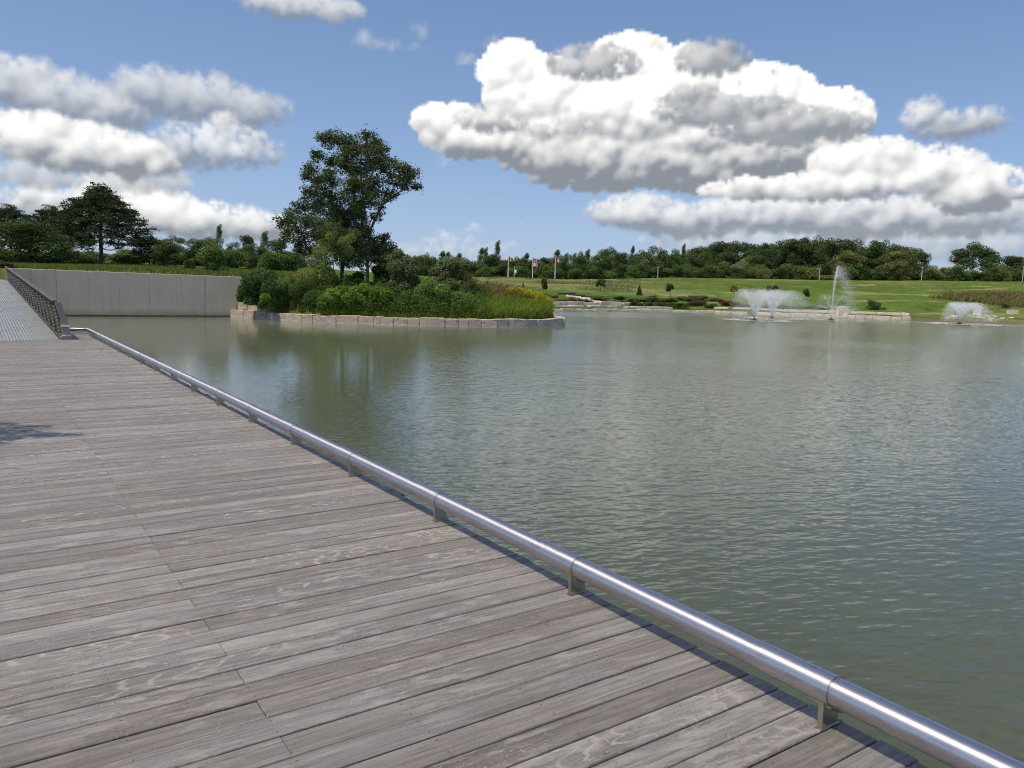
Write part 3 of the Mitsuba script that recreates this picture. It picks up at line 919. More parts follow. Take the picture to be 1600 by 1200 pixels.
def proto_poplar(seed, base, n=5200):
    rng = np.random.default_rng(seed)
    B = []
    for k in range(34):
        z = rng.uniform(.08, .97)
        w = .46 * (1 - abs(z - .25) / .85) ** 1.0
        a = rng.uniform(0, 2 * math.pi)
        q = w * rng.uniform(.2, 1)
        r = rng.uniform(.05, .09)
        # wind-blown tops lean to the right
        B.append([q * math.cos(a) + .12 * z * z, q * math.sin(a), z, r * 1.5, r * 1.5, r * 1.1])
    B.append([.12, 0, .95, .07, .07, .05])
    p, d, idx = clump_points(B, rng, n, .4)
    lf = leaves(p, d * .5 + [.2, 0, .5], .030, .018, rng, tint(rng, idx, n, base))
    return lf, skeleton([b[:3] for b in B], [[0, 0, -.04], [0, 0, .3], [.05, 0, .65], [.12, 0, .95]], .003, .017, rng)


def proto_bush(seed, base, n=3600, leaf=.06, blobs=12, flat=1.0):
    rng = np.random.default_rng(seed)
    B = []
    for k in range(blobs):
        a = rng.uniform(0, 2 * math.pi)
        z = rng.uniform(.12, .78)
        q = .40 * math.sqrt(max(.05, 1 - (z - .1) ** 2)) * math.sqrt(rng.uniform(.05, 1))
        r = rng.uniform(.13, .24)
        B.append([q * math.cos(a), q * math.sin(a), z, r, r, r * .9])
    B.append([0, 0, .42, .34, .34, .40])
    p, d, idx = clump_points(B, rng, n)
    p[:, 2] = np.abs(p[:, 2])
    lf = leaves(p, d * .7 + [0, 0, .6], leaf, leaf * .6, rng, tint(rng, idx, n, base))
    wood = skeleton([b[:3] for b in B[:-1]], [[0, 0, -.1], [0, 0, .1], [.02, 0, .35], [0, .02, .6]], .006, .02, rng)
    return lf, wood


def register(lf, wood, leaf_bsdf='leaf', bark='bark'):
    v, f, c = lf
    return ply((v, f), leaf_bsdf, color=c), ply(wood, bark, smooth=True)


DARK, MID, OLIVE, PALE, FRESH = (.046, .070, .031), (.062, .095, .037), (.105, .125, .050), (.15, .175, .105), (.085, .15, .022)
KINDS = {
    'dark': [register(*proto_broad(100 + i, DARK, n=8000, low=.07, blobs=30)) for i in range(3)],
    'mid': [register(*proto_broad(110 + i, MID, n=7500, low=.08, blobs=28)) for i in range(3)],
    'umbrella': [register(*proto_broad(105 + i, DARK, n=6500, low=.36, blobs=22, round_=.55)) for i in range(2)],
    'olive': [register(*proto_broad(120 + i, OLIVE, low=.06, n=8000, blobs=30)) for i in range(2)],
    'pale': [register(*proto_broad(130, PALE, low=.08, n=4600))],
    'poplar': [register(*proto_poplar(140 + i, (.056, .086, .036))) for i in range(2)],
    'bush_dark': [register(*proto_bush(150, (.046, .074, .030)))],
    'bush_mid': [register(*proto_bush(160 + i, (.066, .104, .036))) for i in range(2)],
    'bush_olive': [register(*proto_bush(170, (.11, .135, .055)))],
    'bush_red': [register(*proto_bush(180, (.075, .048, .036)))],
    'bush_hedge': [register(*proto_bush(190, (.046, .080, .027), n=3200))],
}
rngt = np.random.default_rng(77)


def stand(name, kind, px, ytop, wpx, y, label, cat, group=None, var=None, base=None, rot=None, squash=1.0):
    """one tree or shrub of a kind at column px and distance y: its top reaches the sight line of ytop, wpx is its width in the picture"""
    q = col(px, y)
    z0 = float(gz(q[0], q[1])) if base is None else base
    ztop = far(px, ytop, y)[2]
    h = max(.35, ztop - z0)
    w = wpx * y / FOCAL
    v = KINDS[kind][(int(rngt.integers(0, 99)) if var is None else var) % len(KINDS[kind])]
    r = rngt.uniform(0, 360) if rot is None else rot
    m = T().translate([float(q[0]), float(q[1]), z0 - .03 * h]).rotate([0, 0, 1], float(r)).scale([float(w), float(w), float(h)])
    k = thing(name, label, cat, group)
    scene[k + '__crown'] = {**v[0], 'to_world': m}
    scene[k + '__trunk'] = {**v[1], 'to_world': m}
    return k


# ------------------------------------------------------------------ the tall tree on the planted point
def px_blobs(rows, y, rng, spread, flat=.9, grow=1.0):
    out = []
    for px, py, r in rows:
        yy = y + rng.uniform(-spread, spread)
        q = far(px, py, yy)
        R_ = r * yy / FOCAL * grow
        out.append([*q, R_, R_ * 1.15, R_ * flat])
    return out


rngm = np.random.default_rng(21)
TY = 56.0
rows = [(512, 222, 13), (532, 217, 16), (556, 226, 16), (574, 211, 9), (578, 226, 16), (596, 231, 14), (541, 246, 21), (590, 247, 19), (517, 250, 13), (497, 243, 11), (489, 262, 13), (478, 276, 9), (500, 278, 13), (519, 274, 15), (560, 266, 23), (606, 260, 17),
        (628, 262, 12), (642, 270, 11), (634, 287, 13), (650, 291, 8), (617, 284, 13), (585, 290, 20), (610, 305, 11), (545, 295, 22), (508, 296, 17), (486, 304, 14), (520, 318, 20), (553, 325, 22), (575, 312, 15), (588, 339, 10), (494, 325, 15), (592, 322, 8),
        (466, 324, 12), (451, 334, 11), (441, 350, 11), (460, 352, 15), (480, 345, 15), (450, 368, 13), (475, 370, 14), (500, 350, 19), (522, 362, 18), (508, 380, 16), (545, 357, 20), (556, 380, 18), (574, 366, 13), (583, 386, 14), (600, 372, 11), (606, 391, 12), (590, 401, 13), (566, 401, 14), (545, 398, 13),
        (488, 392, 12), (470, 390, 10), (530, 385, 14), (536, 340, 20), (518, 338, 16), (560, 348, 18), (548, 372, 18), (528, 372, 16), (566, 388, 16), (578, 396, 13), (596, 388, 12), (500, 366, 15), (536, 408, 12), (556, 408, 12), (604, 402, 10), (616, 394, 9)]
blobs = px_blobs(rows, TY, rngm, 1.8, grow=1.06)
sub_ = []
for bl in blobs:
    for _ in range(6):
        o_ = rngm.uniform(-1, 1, 3) * bl[3] * .78
        kk = rngm.uniform(.34, .58)
        sub_.append([bl[0] + o_[0], bl[1] + o_[1], bl[2] + o_[2] * .9, bl[3] * kk * rngm.uniform(.9, 1.6), bl[4] * kk, bl[5] * kk * rngm.uniform(.6, 1.0)])
    sub_.append([bl[0], bl[1], bl[2], bl[3] * .92, bl[4] * .92, bl[5] * .92])
blobs = sub_
NL = 60000
p, d, idx = clump_points(blobs, rngm, NL, .2)
# leaves gather on twigs: pull each towards one of several twig ends of its blob
tw = rngm.normal(0, 1, (len(blobs), 9, 3))
tw /= np.linalg.norm(tw, axis=2, keepdims=True)
tw *= rngm.uniform(.55, 1.12, (len(blobs), 9, 1))
bb_ = np.array(blobs)
twp = bb_[:, None, :3] + tw * bb_[:, None, 3:6]
pick = rngm.integers(0, 9, NL)
along = rngm.uniform(.15, 1.0, (NL, 1))
p2 = bb_[idx, :3] * (1 - along) + twp[idx, pick] * along + rngm.normal(0, .15, (NL, 3))
use = rngm.uniform(0, 1, NL) < .5
p = np.where(use[:, None], p2, p)
cl = tint(rngm, idx, NL, (.056, .078, .036), .28, .16)
lf = leaves(p, d * .4 + [.1, -.1, .7], .17, .085, rngm, cl)
trunk_a = [far(574, 449, TY) - [0, 0, .5], far(574, 437, TY), far(574, 405, TY), far(577, 375, TY), far(571, 340, TY + .2), far(566, 300, TY), far(562, 255, TY), far(572, 218, TY)]
targets = [b[:3] for i, b in enumerate(blobs) if i % 7 in (0, 2, 4, 6)]
targets = [q for q in targets if q[2] > far(574, 415, TY)[2]]
wood = skeleton(targets, trunk_a, .016, .26, rngm, sides=6, wobble=.06, expo=.42)
fork = far(580, 356, TY)
limb = tube([far(576, 378, TY), fork, far(590, 335, TY), far(598, 320, TY + .1), far(612, 309, TY), far(628, 297, TY), far(640, 285, TY), far(647, 274, TY)], [.10, .095, .085, .08, .07, .05, .03, .015], 6)
second = tube([far(533, 452, TY + 1) - [0, 0, .3], far(534, 430, TY + 1), far(536, 405, TY + 1), far(540, 380, TY + .8), far(546, 350, TY + .5), far(552, 320, TY + .4), far(556, 290, TY)], [.17, .14, .13, .12, .10, .07, .04], 6)
k = thing('tall_tree', 'tall dark open-crowned tree with two trunks standing on the planted point', 'tree')
v_, f_, c_ = lf
put(k + '__crown', (v_, f_), 'leaf', color=c_)
put(k + '__trunk', wood, 'pale_bark', smooth=True)
put(k + '__limb', limb, 'pale_bark', smooth=True)
put(k + '__second_trunk', second, 'bark', smooth=True)
stubs = []
for (xa, ya), (xb, yb), r in (((573, 428), (558, 413), .05), ((574, 424), (549, 409), .045), ((534, 428), (546, 440), .05), ((574, 432), (562, 421), .04)):
    stubs.append(tube([far(xa, ya, TY), far((xa + xb) / 2, (ya + yb) / 2 + 2, TY - .2), far(xb, yb, TY - .4)], [r, r * .8, r * .5], 5))
put(k + '__bare_branch', join(stubs), 'pale_bark', smooth=True)


def shrub(name, label, cat, rows, y, n, leaf, width, base, seed, spread=.8, group=None, up=.6, extra=None, bsdf='leaf', floor=True, stems=True, var=.24):
    rng = np.random.default_rng(seed)
    n, leaf, width = int(n * 1.6), leaf * .76, width * .8
    B = px_blobs(rows, y, rng, spread)
    p, d, idx = clump_points(B, rng, n, .6)
    if floor:
        zg = gz(p[:, 0], p[:, 1]) + .05
        p[:, 2] = np.where(p[:, 2] < zg, zg + rng.uniform(0, .5, n), p[:, 2])
    c = tint(rng, idx, n, base, var, .16)
    if extra:
        colr, frac = extra
        m = (rng.uniform(0, 1, n) < frac)
        c[m] = np.asarray(colr) * rng.uniform(.8, 1.2, (m.sum(), 1))
    v, f, c = leaves(p, d * .6 + [0, 0, up], leaf, width, rng, c)
    k = thing(name, label, cat, group)
    put(k + '__foliage', (v, f), bsdf, color=c)
    if stems:
        mid = np.mean([b[:3] for b in B], 0)
        zb = float(gz(mid[0], mid[1]))
        tr = [[mid[0], mid[1], zb - .2], [mid[0] + .03, mid[1], zb + .25 * (mid[2] - zb)], [mid[0], mid[1] + .02, mid[2]]]
        put(k + '__stem', skeleton([b[:3] for b in B], tr, .012, .06, rng), 'bark', smooth=True)
    return k


# shrubs of the planted point, from the wall to its tip
shrub('broad_bush', 'large dark green shrub against the right end of the concrete wall', 'shrub', [(405, 432, 15), (392, 440, 14), (420, 436, 15), (383, 455, 12), (402, 456, 17), (425, 452, 17), (440, 448, 13), (437, 466, 13), (412, 470, 14), (393, 472, 11), (378, 464, 8), (428, 476, 9), (416, 482, 7)], 51.5, 5200, .30, .10, (.050, .084, .033), 31)
shrub('broad_bush', 'small brighter green sprout in front of the large dark one beside the upper stones', 'shrub', [(414, 466, 8), (424, 470, 8), (410, 476, 7), (422, 480, 6)], 50.4, 900, .26, .09, (.080, .155, .032), 32)
shrub('feathery_bush', 'dark feathery evergreen bush left of the bright leafy shrubs', 'shrub', [(465, 452, 14), (480, 446, 13), (470, 470, 16), (490, 466, 15), (462, 485, 10), (482, 486, 12), (476, 458, 14)], 50.6, 4600, .22, .05, (.056, .088, .032), 33, bsdf='leaf', up=.9)
shrub('olive_bush', 'olive green bush behind the feathery evergreen, left of the dark second trunk', 'shrub', [(478, 432, 15), (495, 438, 15), (512, 430, 14), (500, 422, 12), (470, 443, 10), (520, 440, 12), (462, 436, 9)], 53.4, 4200, .17, .09, (.115, .15, .05), 34)
shrub('young_tree', 'slender young light green tree in front of the tall tree, left side', 'tree', [(516, 352, 6), (518, 368, 9), (508, 380, 11), (522, 386, 12), (500, 394, 12), (538, 378, 10), (549, 372, 8), (514, 402, 13), (535, 400, 11), (492, 408, 12), (508, 416, 10), (545, 392, 8)], 53.0, 3400, .22, .075, (.115, .155, .055), 35, spread=.9, floor=False)
shrub('leafy_bush', 'bright green broad-leaved bush below the tall tree, first from the left', 'shrub', [(520, 462, 13), (508, 472, 12), (532, 456, 11), (525, 476, 12), (515, 484, 9), (534, 482, 9)], 49.6, 2600, .30, .12, (.082, .142, .030), 36, group=None)
shrub('leafy_bush', 'bright green broad-leaved bush directly below the pale trunk of the tall tree', 'shrub', [(556, 458, 12), (570, 452, 10), (548, 466, 12), (566, 468, 14), (556, 480, 11), (576, 478, 10)], 49.4, 2800, .30, .12, (.086, .150, .030), 37)
shrub('leafy_bush', 'bright green broad-leaved bush right of the pale trunk beside the grey-green shrub', 'shrub', [(590, 458, 12), (604, 460, 11), (594, 472, 13), (610, 474, 11), (588, 484, 9)], 49.3, 2500, .29, .12, (.078, .136, .030), 38)
shrub('silvery_leaved_bush', 'tall grey-green shrub with pale leaf undersides right of the tall tree', 'shrub', [(622, 398, 10), (632, 410, 13), (618, 418, 13), (640, 424, 13), (626, 434, 14), (645, 440, 12), (630, 450, 13), (615, 446, 10), (650, 452, 9), (612, 404, 8)], 53.0, 4600, .22, .10, (.085, .12, .06), 39, extra=((.24, .27, .20), .13))
shrub('silvery_leaved_bush', 'tall shrub with silvery leaves behind the low bushes near the middle of the point', 'shrub', [(690, 416, 10), (702, 412, 12), (716, 412, 11), (728, 414, 9), (696, 430, 13), (712, 428, 13), (685, 442, 11), (704, 446, 12), (678, 424, 8)], 53.6, 4200, .22, .10, (.095, .13, .062), 40, extra=((.26, .29, .20), .15))
shrub('shaggy_bush', 'rounded mid green bush over the stones left of the grassy tip', 'shrub', [(660, 456, 13), (676, 450, 13), (692, 454, 13), (668, 468, 15), (686, 472, 15), (650, 470, 12), (704, 468, 11), (656, 484, 10), (678, 488, 9)], 50.2, 4800, .19, .09, (.09, .15, .042), 41, extra=((.18, .22, .12), .08))
shrub('shaggy_bush', 'shaggy green bush between the rounded bush and the tall yellow grasses', 'shrub', [(716, 466, 12), (730, 470, 12), (742, 476, 12), (722, 482, 12), (708, 484, 10), (748, 486, 10), (735, 488, 9)], 50.3, 3400, .18, .08, (.075, .13, .04), 42, extra=((.22, .25, .17), .08))
shrub('brown_bush', 'dense rounded brownish green bush behind the tall grasses', 'shrub', [(732, 440, 13), (741, 446, 12), (724, 450, 11), (735, 458, 14), (745, 456, 9), (728, 432, 9)], 54.5, 4200, .12, .05, (.095, .10, .045), 43, spread=.5)
shrub('dark_bush', 'low dark bush at the foot of the pale trunk', 'shrub', [(640, 470, 10), (628, 478, 10), (645, 484, 9), (620, 488, 8), (634, 462, 8)], 50.0, 1900, .17, .08, (.055, .09, .032), 44)
shrub('shade_bush', 'deep green bushes in the shade behind the two trunks', 'shrub', [(520, 436, 9), (548, 440, 10), (594, 436, 11), (604, 428, 10), (590, 422, 9), (560, 432, 9), (610, 440, 9)], 58.5, 3200, .20, .09, (.046, .07, .03), 45)
shrub('willow_bush', 'loose green tree behind the planted point, right of the tall tree', 'tree', [(612, 408, 9), (604, 396, 8), (620, 402, 9), (600, 414, 9)], 62.0, 1500, .26, .09, (.09, .12, .045), 46)


# ------------------------------------------------------------------ grasses, as ground cover
def blades(name, label, pts, h, w, rng, c0, c1, lean=(.25, -.05), tops=None, parent=None):
    n = len(pts)
    hh = h * rng.uniform(.55, 1.25, n)
    ang = rng.uniform(0, 2 * np.pi, n)
    side = np.stack([np.cos(ang), np.sin(ang), np.zeros(n)], 1) * (w * rng.uniform(.6, 1.3, n))[:, None] / 2
    bend = (rng.normal(0, .22, (n, 2)) + np.array(lean)) * hh[:, None]
    mid = pts + np.stack([bend[:, 0] * .3, bend[:, 1] * .3, hh * .55], 1)
    top = pts + np.stack([bend[:, 0], bend[:, 1], hh], 1)
    v = np.stack([pts - side, pts + side, mid + side * .8, mid - side * .8, top], 1).reshape(-1, 3)
    i = np.arange(n)[:, None] * 5
    f = np.vstack([i + [0, 1, 2], i + [0, 2, 3], i + [3, 2, 4]])
    k = rng.uniform(0, 1, (n, 1))
    c = (np.asarray(c0) * (1 - k) + np.asarray(c1) * k) * rng.uniform(.75, 1.25, (n, 1))
    cc = np.repeat(c, 5, 0)
    if tops is not None:
        tc, frac = tops
        m = rng.uniform(0, 1, n) < frac
        sel = np.zeros((n, 5), bool)
        sel[m, 2:] = True
        cc[sel.ravel()] = np.asarray(tc)
    if name is None:
        return v, f, cc
    put(name, (v, f), 'blade', color=np.clip(cc, 0, 1))
    labels[name] = {'label': label, 'category': 'grass', 'kind': 'stuff'}


def scatter_px(rng, n, xs, ys_lo, ys_hi, y0, y1):
    """ground positions in a patch given by columns and distances"""
    px = rng.uniform(xs[0], xs[1], n)
    y = rng.uniform(y0, y1, n)
    q = np.array([(px - 800) / FOCAL * y * 1.0, y]).T
    d = FWD[None] + RIGHT[None] * ((px - 800) / FOCAL)[:, None] + UP[None] * ((600 - 454) / FOCAL)
    xy = d[:, :2] * (y / d[:, 1])[:, None]
    return np.column_stack([xy, gz(xy[:, 0], xy[:, 1])])


rngg = np.random.default_rng(8)
# strip of grass and weeds right behind the edging stones
n = 5200
s = rngg.uniform(float(np.interp(440, fpx, cum)), cum[-1] - .3, n)
base_xy = np.array([[np.interp(k, cum, fl[:, 0]), np.interp(k, cum, fl[:, 1])] for k in s])
tang = np.gradient(base_xy, axis=0)
nx = np.array([[np.interp(k + .4, cum, fl[:, 0]) - np.interp(k - .4, cum, fl[:, 0]), np.interp(k + .4, cum, fl[:, 1]) - np.interp(k - .4, cum, fl[:, 1])] for k in s])
nx /= np.linalg.norm(nx, axis=1, keepdims=True)
inn = np.stack([-nx[:, 1], nx[:, 0]], 1)
xy = base_xy + inn * rngg.uniform(.75, 1.9, (n, 1))
blades('edge_grass', 'fringe of green grass and weeds along the top of the stone edging', np.column_stack([xy, gz(xy[:, 0], xy[:, 1])]), .42, .05, rngg, (.13, .20, .03), (.21, .27, .05))

q = scatter_px(rngg, 17000, (738, 884), 0, 0, 48.2, 57.5)
keep = (pond_depth(q[:, 0], q[:, 1]) < -.85) & ((q[:, 1] > 47.5))
q = q[keep]
blades('tall_grass', 'tall fresh green grass covering the tip of the planted point', q, .72, .05, rngg, (.16, .28, .035), (.27, .37, .055), tops=((.40, .34, .13), .14))
q = scatter_px(rngg, 5200, (792, 866), 0, 0, 50.6, 54.5)
keep = (pond_depth(q[:, 0], q[:, 1]) < -1.0) & (meshkit.fbm(q * [.7, .7, 0], 3, 5) > .50)
q = q[keep]
vv, ff, cc = blades(None, None, q, .95, .05, rngg, (.14, .22, .035), (.20, .27, .045))
hd_ = q + np.column_stack([rngg.normal(.22, .12, len(q)), rngg.normal(-.05, .1, len(q)), rngg.uniform(.75, 1.05, len(q))])
hv, hf, hc = leaves(np.repeat(hd_, 3, 0) + rngg.normal(0, .06, (len(hd_) * 3, 3)), np.tile([0, 0, 1.0], (len(hd_) * 3, 1)), .10, .05, rngg, np.clip(np.array([.62, .52, .03]) * rngg.uniform(.7, 1.2, (len(hd_) * 3, 1)), 0, 1))
put('goldenrod', (np.vstack([vv, hv]), np.vstack([ff, hf + len(vv)])), 'blade', color=np.vstack([cc, hc]))
labels['goldenrod'] = {'label': 'drift of yellow flowering goldenrod on the tip of the planted point', 'category': 'flowers', 'kind': 'stuff'}
q = scatter_px(rngg, 2600, (752, 812), 0, 0, 53.0, 57.5)
q = q[pond_depth(q[:, 0], q[:, 1]) < -1.0]
blades('dry_grass', 'pale straw-coloured grass heads behind the tall green grass', q, 1.05, .05, rngg, (.20, .18, .07), (.33, .27, .13), lean=(.3, 0))
# grass on the bank above the concrete wall
q = scatter_px(rngg, 30000, (-40, 470), 0, 0, 50.5, 82)
sd = (q[:, :2] - W_R) @ np.array([wn[0], wn[1]])
q = q[(sd < -.55) & (pond_depth(q[:, 0], q[:, 1]) < -.9)]
blades('bank_grass', 'rough grass on the bank above the concrete wall', q, .24, .055, rngg, (.12, .185, .038), (.20, .25, .065), tops=((.30, .28, .12), .12))
# rough tufts over the far hill
q = scatter_px(rngg, 26000, (700, 1640), 0, 0, 97, 190)
q = q[pond_depth(q[:, 0], q[:, 1]) < -8]
pt = meshkit.fbm(q * [.09, .09, 0], 4, 15)
q1 = q[(pt > .5)]
q1 = q1[rngg.uniform(0, 1, len(q1)) < .5]
q1 = q1[(q1[:, 0] / q1[:, 1] < .15) | (q1[:, 0] / q1[:, 1] > .53)]
blades('hill_grass', 'rough tufts of longer grass over the far green hill', q1, .13, .12, rngg, (.10, .145, .032), (.15, .18, .05))
hx_ = (q[:, 0] - 75 - (q[:, 1] - 112) * .35) / 13
hy_ = (q[:, 1] - 114) / 18
hm = np.sqrt(hx_ ** 2 + hy_ ** 2) + (pt - .5) * 1.2 < .95
qh = np.repeat(q[hm], 7, 0)
qh = qh + np.column_stack([rngg.normal(0, .8, (len(qh), 2)), np.zeros(len(qh))])
qh[:, 2] = gz(qh[:, 0], qh[:, 1])
blades('heath', 'dry brown and olive heath plants on the slope at the right', qh, .62, .20, rngg, (.16, .15, .06), (.25, .25, .09), tops=((.27, .19, .10), .15))
q2 = scatter_px(rngg, 9000, (760, 1000), 0, 0, 128, 176)
q2 = q2[meshkit.fbm(q2 * [.12, .10, 0], 3, 25) > .52]
blades('meadow_weeds', 'pale seeding meadow weeds on the hill below the flags', q2, .22, .10, rngg, (.15, .19, .07), (.26, .28, .15))

# leafy undergrowth filling the gaps between the shrubs of the point
q = scatter_px(rngg, 5200, (446, 765), 0, 0, 48.0, 54.5)
q = q[(pond_depth(q[:, 0], q[:, 1]) < -.8)]
hh = rngg.uniform(.15, 1.0, len(q)) ** 1.3 * (.75 + 1.0 * meshkit.fbm(q * [.5, .5, 0], 3, 9))
q2 = np.repeat(q, 5, 0) + np.column_stack([rngg.normal(0, .14, (len(q) * 5, 2)), np.repeat(hh, 5) * rngg.uniform(.5, 1.1, len(q) * 5)])
cu = np.array([.11, .185, .045]) * (.6 + .8 * meshkit.fbm(q2 * [.8, .8, .4], 3, 19))[:, None] * rngg.uniform(.7, 1.3, (len(q2), 1))
v_, f_, c_ = leaves(q2, rngg.normal(0, .4, q2.shape) + [0, 0, 1], .20, .09, rngg, np.clip(cu, 0, 1))
put('undergrowth', (v_, f_), 'leaf', color=c_)
labels['undergrowth'] = {'label': 'leafy green undergrowth between the shrubs of the planted point', 'category': 'plants', 'kind': 'stuff'}

# ------------------------------------------------------------------ trees behind the wall, left
rngp = np.random.default_rng(50)


def proto_pine(seed, base, n_clusters=420, per=30):
    rng = np.random.default_rng(seed)
    tips, dirs = [], []
    for k in range(n_clusters):
        z = rng.uniform(.24, .99) ** .9
        w = .52 * (1 - ((z - .30) / .72) ** 2 if z > .30 else (z / .30)) + .03
        a = rng.uniform(0, 2 * math.pi)
        q = w * math.sqrt(rng.uniform(.05, 1))
        zz = .24 + (round((z - .24) / .085) * .085) + rng.normal(0, .034)
        tips.append([q * math.cos(a), q * math.sin(a), zz + .05 * q])
        dirs.append([math.cos(a) * .5, math.sin(a) * .5, .8])
    tips, dirs = np.array(tips), np.array(dirs)
    c = np.repeat(tips, per, 0) + rng.normal(0, 1, (n_clusters * per, 3)) * [.028, .028, .012]
    idx = np.repeat(np.arange(n_clusters), per)
    nrm = np.repeat(dirs, per, 0)
    lf = leaves(c, rng.normal(0, .7, c.shape) + [0, 0, .2], .040, .011, rng, tint(rng, idx, len(c), base, .2, .2), fold=.05)
    sel = rng.choice(n_clusters, 150, replace=False)
    wood = skeleton(tips[sel], [[0, 0, -.05], [0, 0, .25], [.005, 0, .6], [0, 0, .97]], .0028, .024, rng, pull=.05)
    return lf, wood


KINDS['pine'] = [register(*proto_pine(200, (.032, .044, .024), 760), 'needle')]
KINDS['pine_far'] = [register(*proto_pine(201, (.034, .046, .025), 560), 'needle')]
stand('black_pine', 'pine', 160, 296, 142, 79, 'broad dark pine with a flat-tiered crown standing above the concrete wall', 'tree', rot=40)
stand('spreading_tree', 'dark', 48, 342, 150, 68, 'broad dark spreading tree at the left edge above the end of the footbridge', 'tree', var=1)
stand('small_pine', 'pine_far', 20, 324, 95, 98, 'dark pine at the left edge behind the spreading tree', 'tree')
stand('small_pine', 'pine_far', 84, 326, 100, 96, 'dark pine close left of the broad flat-tiered pine', 'tree')
stand('leaning_bush', 'bush_mid', 118, 392, 50, 86, 'low light green bush under the left side of the broad pine', 'shrub')
stand('leaning_bush', 'bush_mid', 196, 392, 60, 88, 'low light green bush behind the trunk of the broad pine', 'shrub')
for i, (px, yt, w, y, kd, lb) in enumerate([
        (235, 368, 74, 82, 'dark', 'dark rounded tree just right of the broad pine'),
        (262, 376, 60, 76, 'dark', 'low dark tree casting shade on the bank right of the broad pine'),
        (272, 366, 54, 96, 'mid', 'mid green tree behind the shaded bank'),
        (304, 370, 50, 92, 'mid', 'grey-green tree left of the upright poplar'),
        (330, 368, 46, 100, 'olive', 'soft olive tree at the foot of the upright poplar'),
        (372, 376, 46, 96, 'mid', 'mid green tree between the poplar and the dark rounded tree'),
        (398, 378, 46, 92, 'mid', 'mid green tree below the left crown edge of the tall tree'),
        (432, 372, 48, 104, 'dark', 'dark tree half hidden by the left crown of the tall tree'),
        (465, 384, 50, 100, 'mid', 'mid green tree seen under the left crown of the tall tree')]):
    stand('bank_tree', kd, px, yt, w, y, lb, 'tree')
stand('poplar_tree', 'poplar', 343, 349, 26, 112, 'slim upright poplar rising above the trees behind the wall', 'tree', rot=0)
stand('round_tree', 'dark', 387, 364, 34, 104, 'small dark rounded tree standing right of the slim poplar', 'tree')
stand('poplar_tree', 'poplar', 413, 360, 34, 108, 'thin feathery poplar beside the small dark rounded tree', 'tree', rot=0)
stand('bank_bush', 'bush_mid', 336, 376, 52, 63, 'rounded leafy bush on the grass just above the wall', 'shrub', var=1)
stand('small_conifer', 'bush_dark', 296, 402, 20, 70, 'small dark conical bush on the bank left of the rounded leafy bush', 'shrub')
for i, px in enumerate([150, 205, 232, 262, 290, 318, 350, 372, 400, 425, 448]):
    stand('bank_thicket', 'bush_mid' if i % 2 else 'bush_dark', px + float(rngp.normal(0, 4)), 391 + float(rngp.normal(0, 4)), 52, 90 + i % 3 * 3, 'low bush in the shaded thicket along the top of the bank', 'shrub', 'bushes of the thicket behind the wall')
for i, px in enumerate([-60, -20, 12, 40, 72, 100, 128, 0, 55, 88]):
    stand('left_thicket', 'bush_dark', px, 388 + float(rngp.normal(0, 3)), 52, 74 + i % 3 * 2, 'low dark bush under the trees at the far left', 'shrub', 'dark bushes under the trees at the far left')

q = hit(2, 420, W_L[1] + 2.5)
for px, yt, w, lb in ((-16, 403, 52, 'dark bush beside the far end of the footbridge, at the very edge of the picture'), (10, 409, 30, 'dark low bush behind the left end of the concrete wall')):
    stand('wall_end_bush', 'bush_dark', px, yt, w, W_L[1] + 2.6, lb, 'shrub')
# ------------------------------------------------------------------ the far treeline
# left part: poplars and loose trees behind the planted point and the flags
LINE = [(606, 404, 26, 'mid'), (628, 398, 30, 'mid'), (648, 397, 24, 'olive'), (667, 393, 36, 'mid'), (688, 396, 22, 'poplar'), (697, 397, 18, 'poplar'), (714, 399, 20, 'poplar'), (730, 404, 28, 'mid'), (749, 391, 20, 'poplar'), (757, 388, 16, 'poplar'), (775, 374, 26, 'poplar'),
        (768, 396, 34, 'mid'), (786, 404, 30, 'dark'), (802, 407, 24, 'dark'), (819, 399, 20, 'poplar'), (836, 409, 30, 'mid'), (855, 410, 26, 'mid'), (866, 394, 22, 'poplar'), (882, 397, 18, 'poplar'), (895, 397, 16, 'poplar'), (880, 408, 34, 'mid'), (906, 401, 32, 'mid'), (915, 391, 20, 'poplar'), (928, 397, 26, 'mid')]
for px, yt, w, kd in LINE:
    y = 222 + float(rngp.uniform(-12, 18))
    if kd == 'poplar':
        if px == 775:
            stand('poplar_tree', kd, px, yt, w, y, 'tallest leaning poplar of the far treeline, left of the flags', 'tree', rot=0)
        else:
            stand('poplar_tree', kd, px, yt - 3, w * 1.35, y, 'wind-blown poplar in the far treeline by the flags', 'tree', 'poplars of the far treeline', rot=0)
    else:
        stand('loose_tree', kd, px, yt, w, y, 'loose rounded tree between the far poplars near the flags', 'tree', 'rounded trees among the far poplars')
for px in np.arange(600, 946, 13.0):
    stand('loose_tree', 'mid' if rngp.uniform() < .6 else 'dark', float(px + rngp.normal(0, 3)), 400 + float(rngp.normal(0, 4)), 34, 214 + float(rngp.uniform(-5, 10)), 'small rounded tree in the row below the far poplars', 'tree', 'small trees below the far poplars')
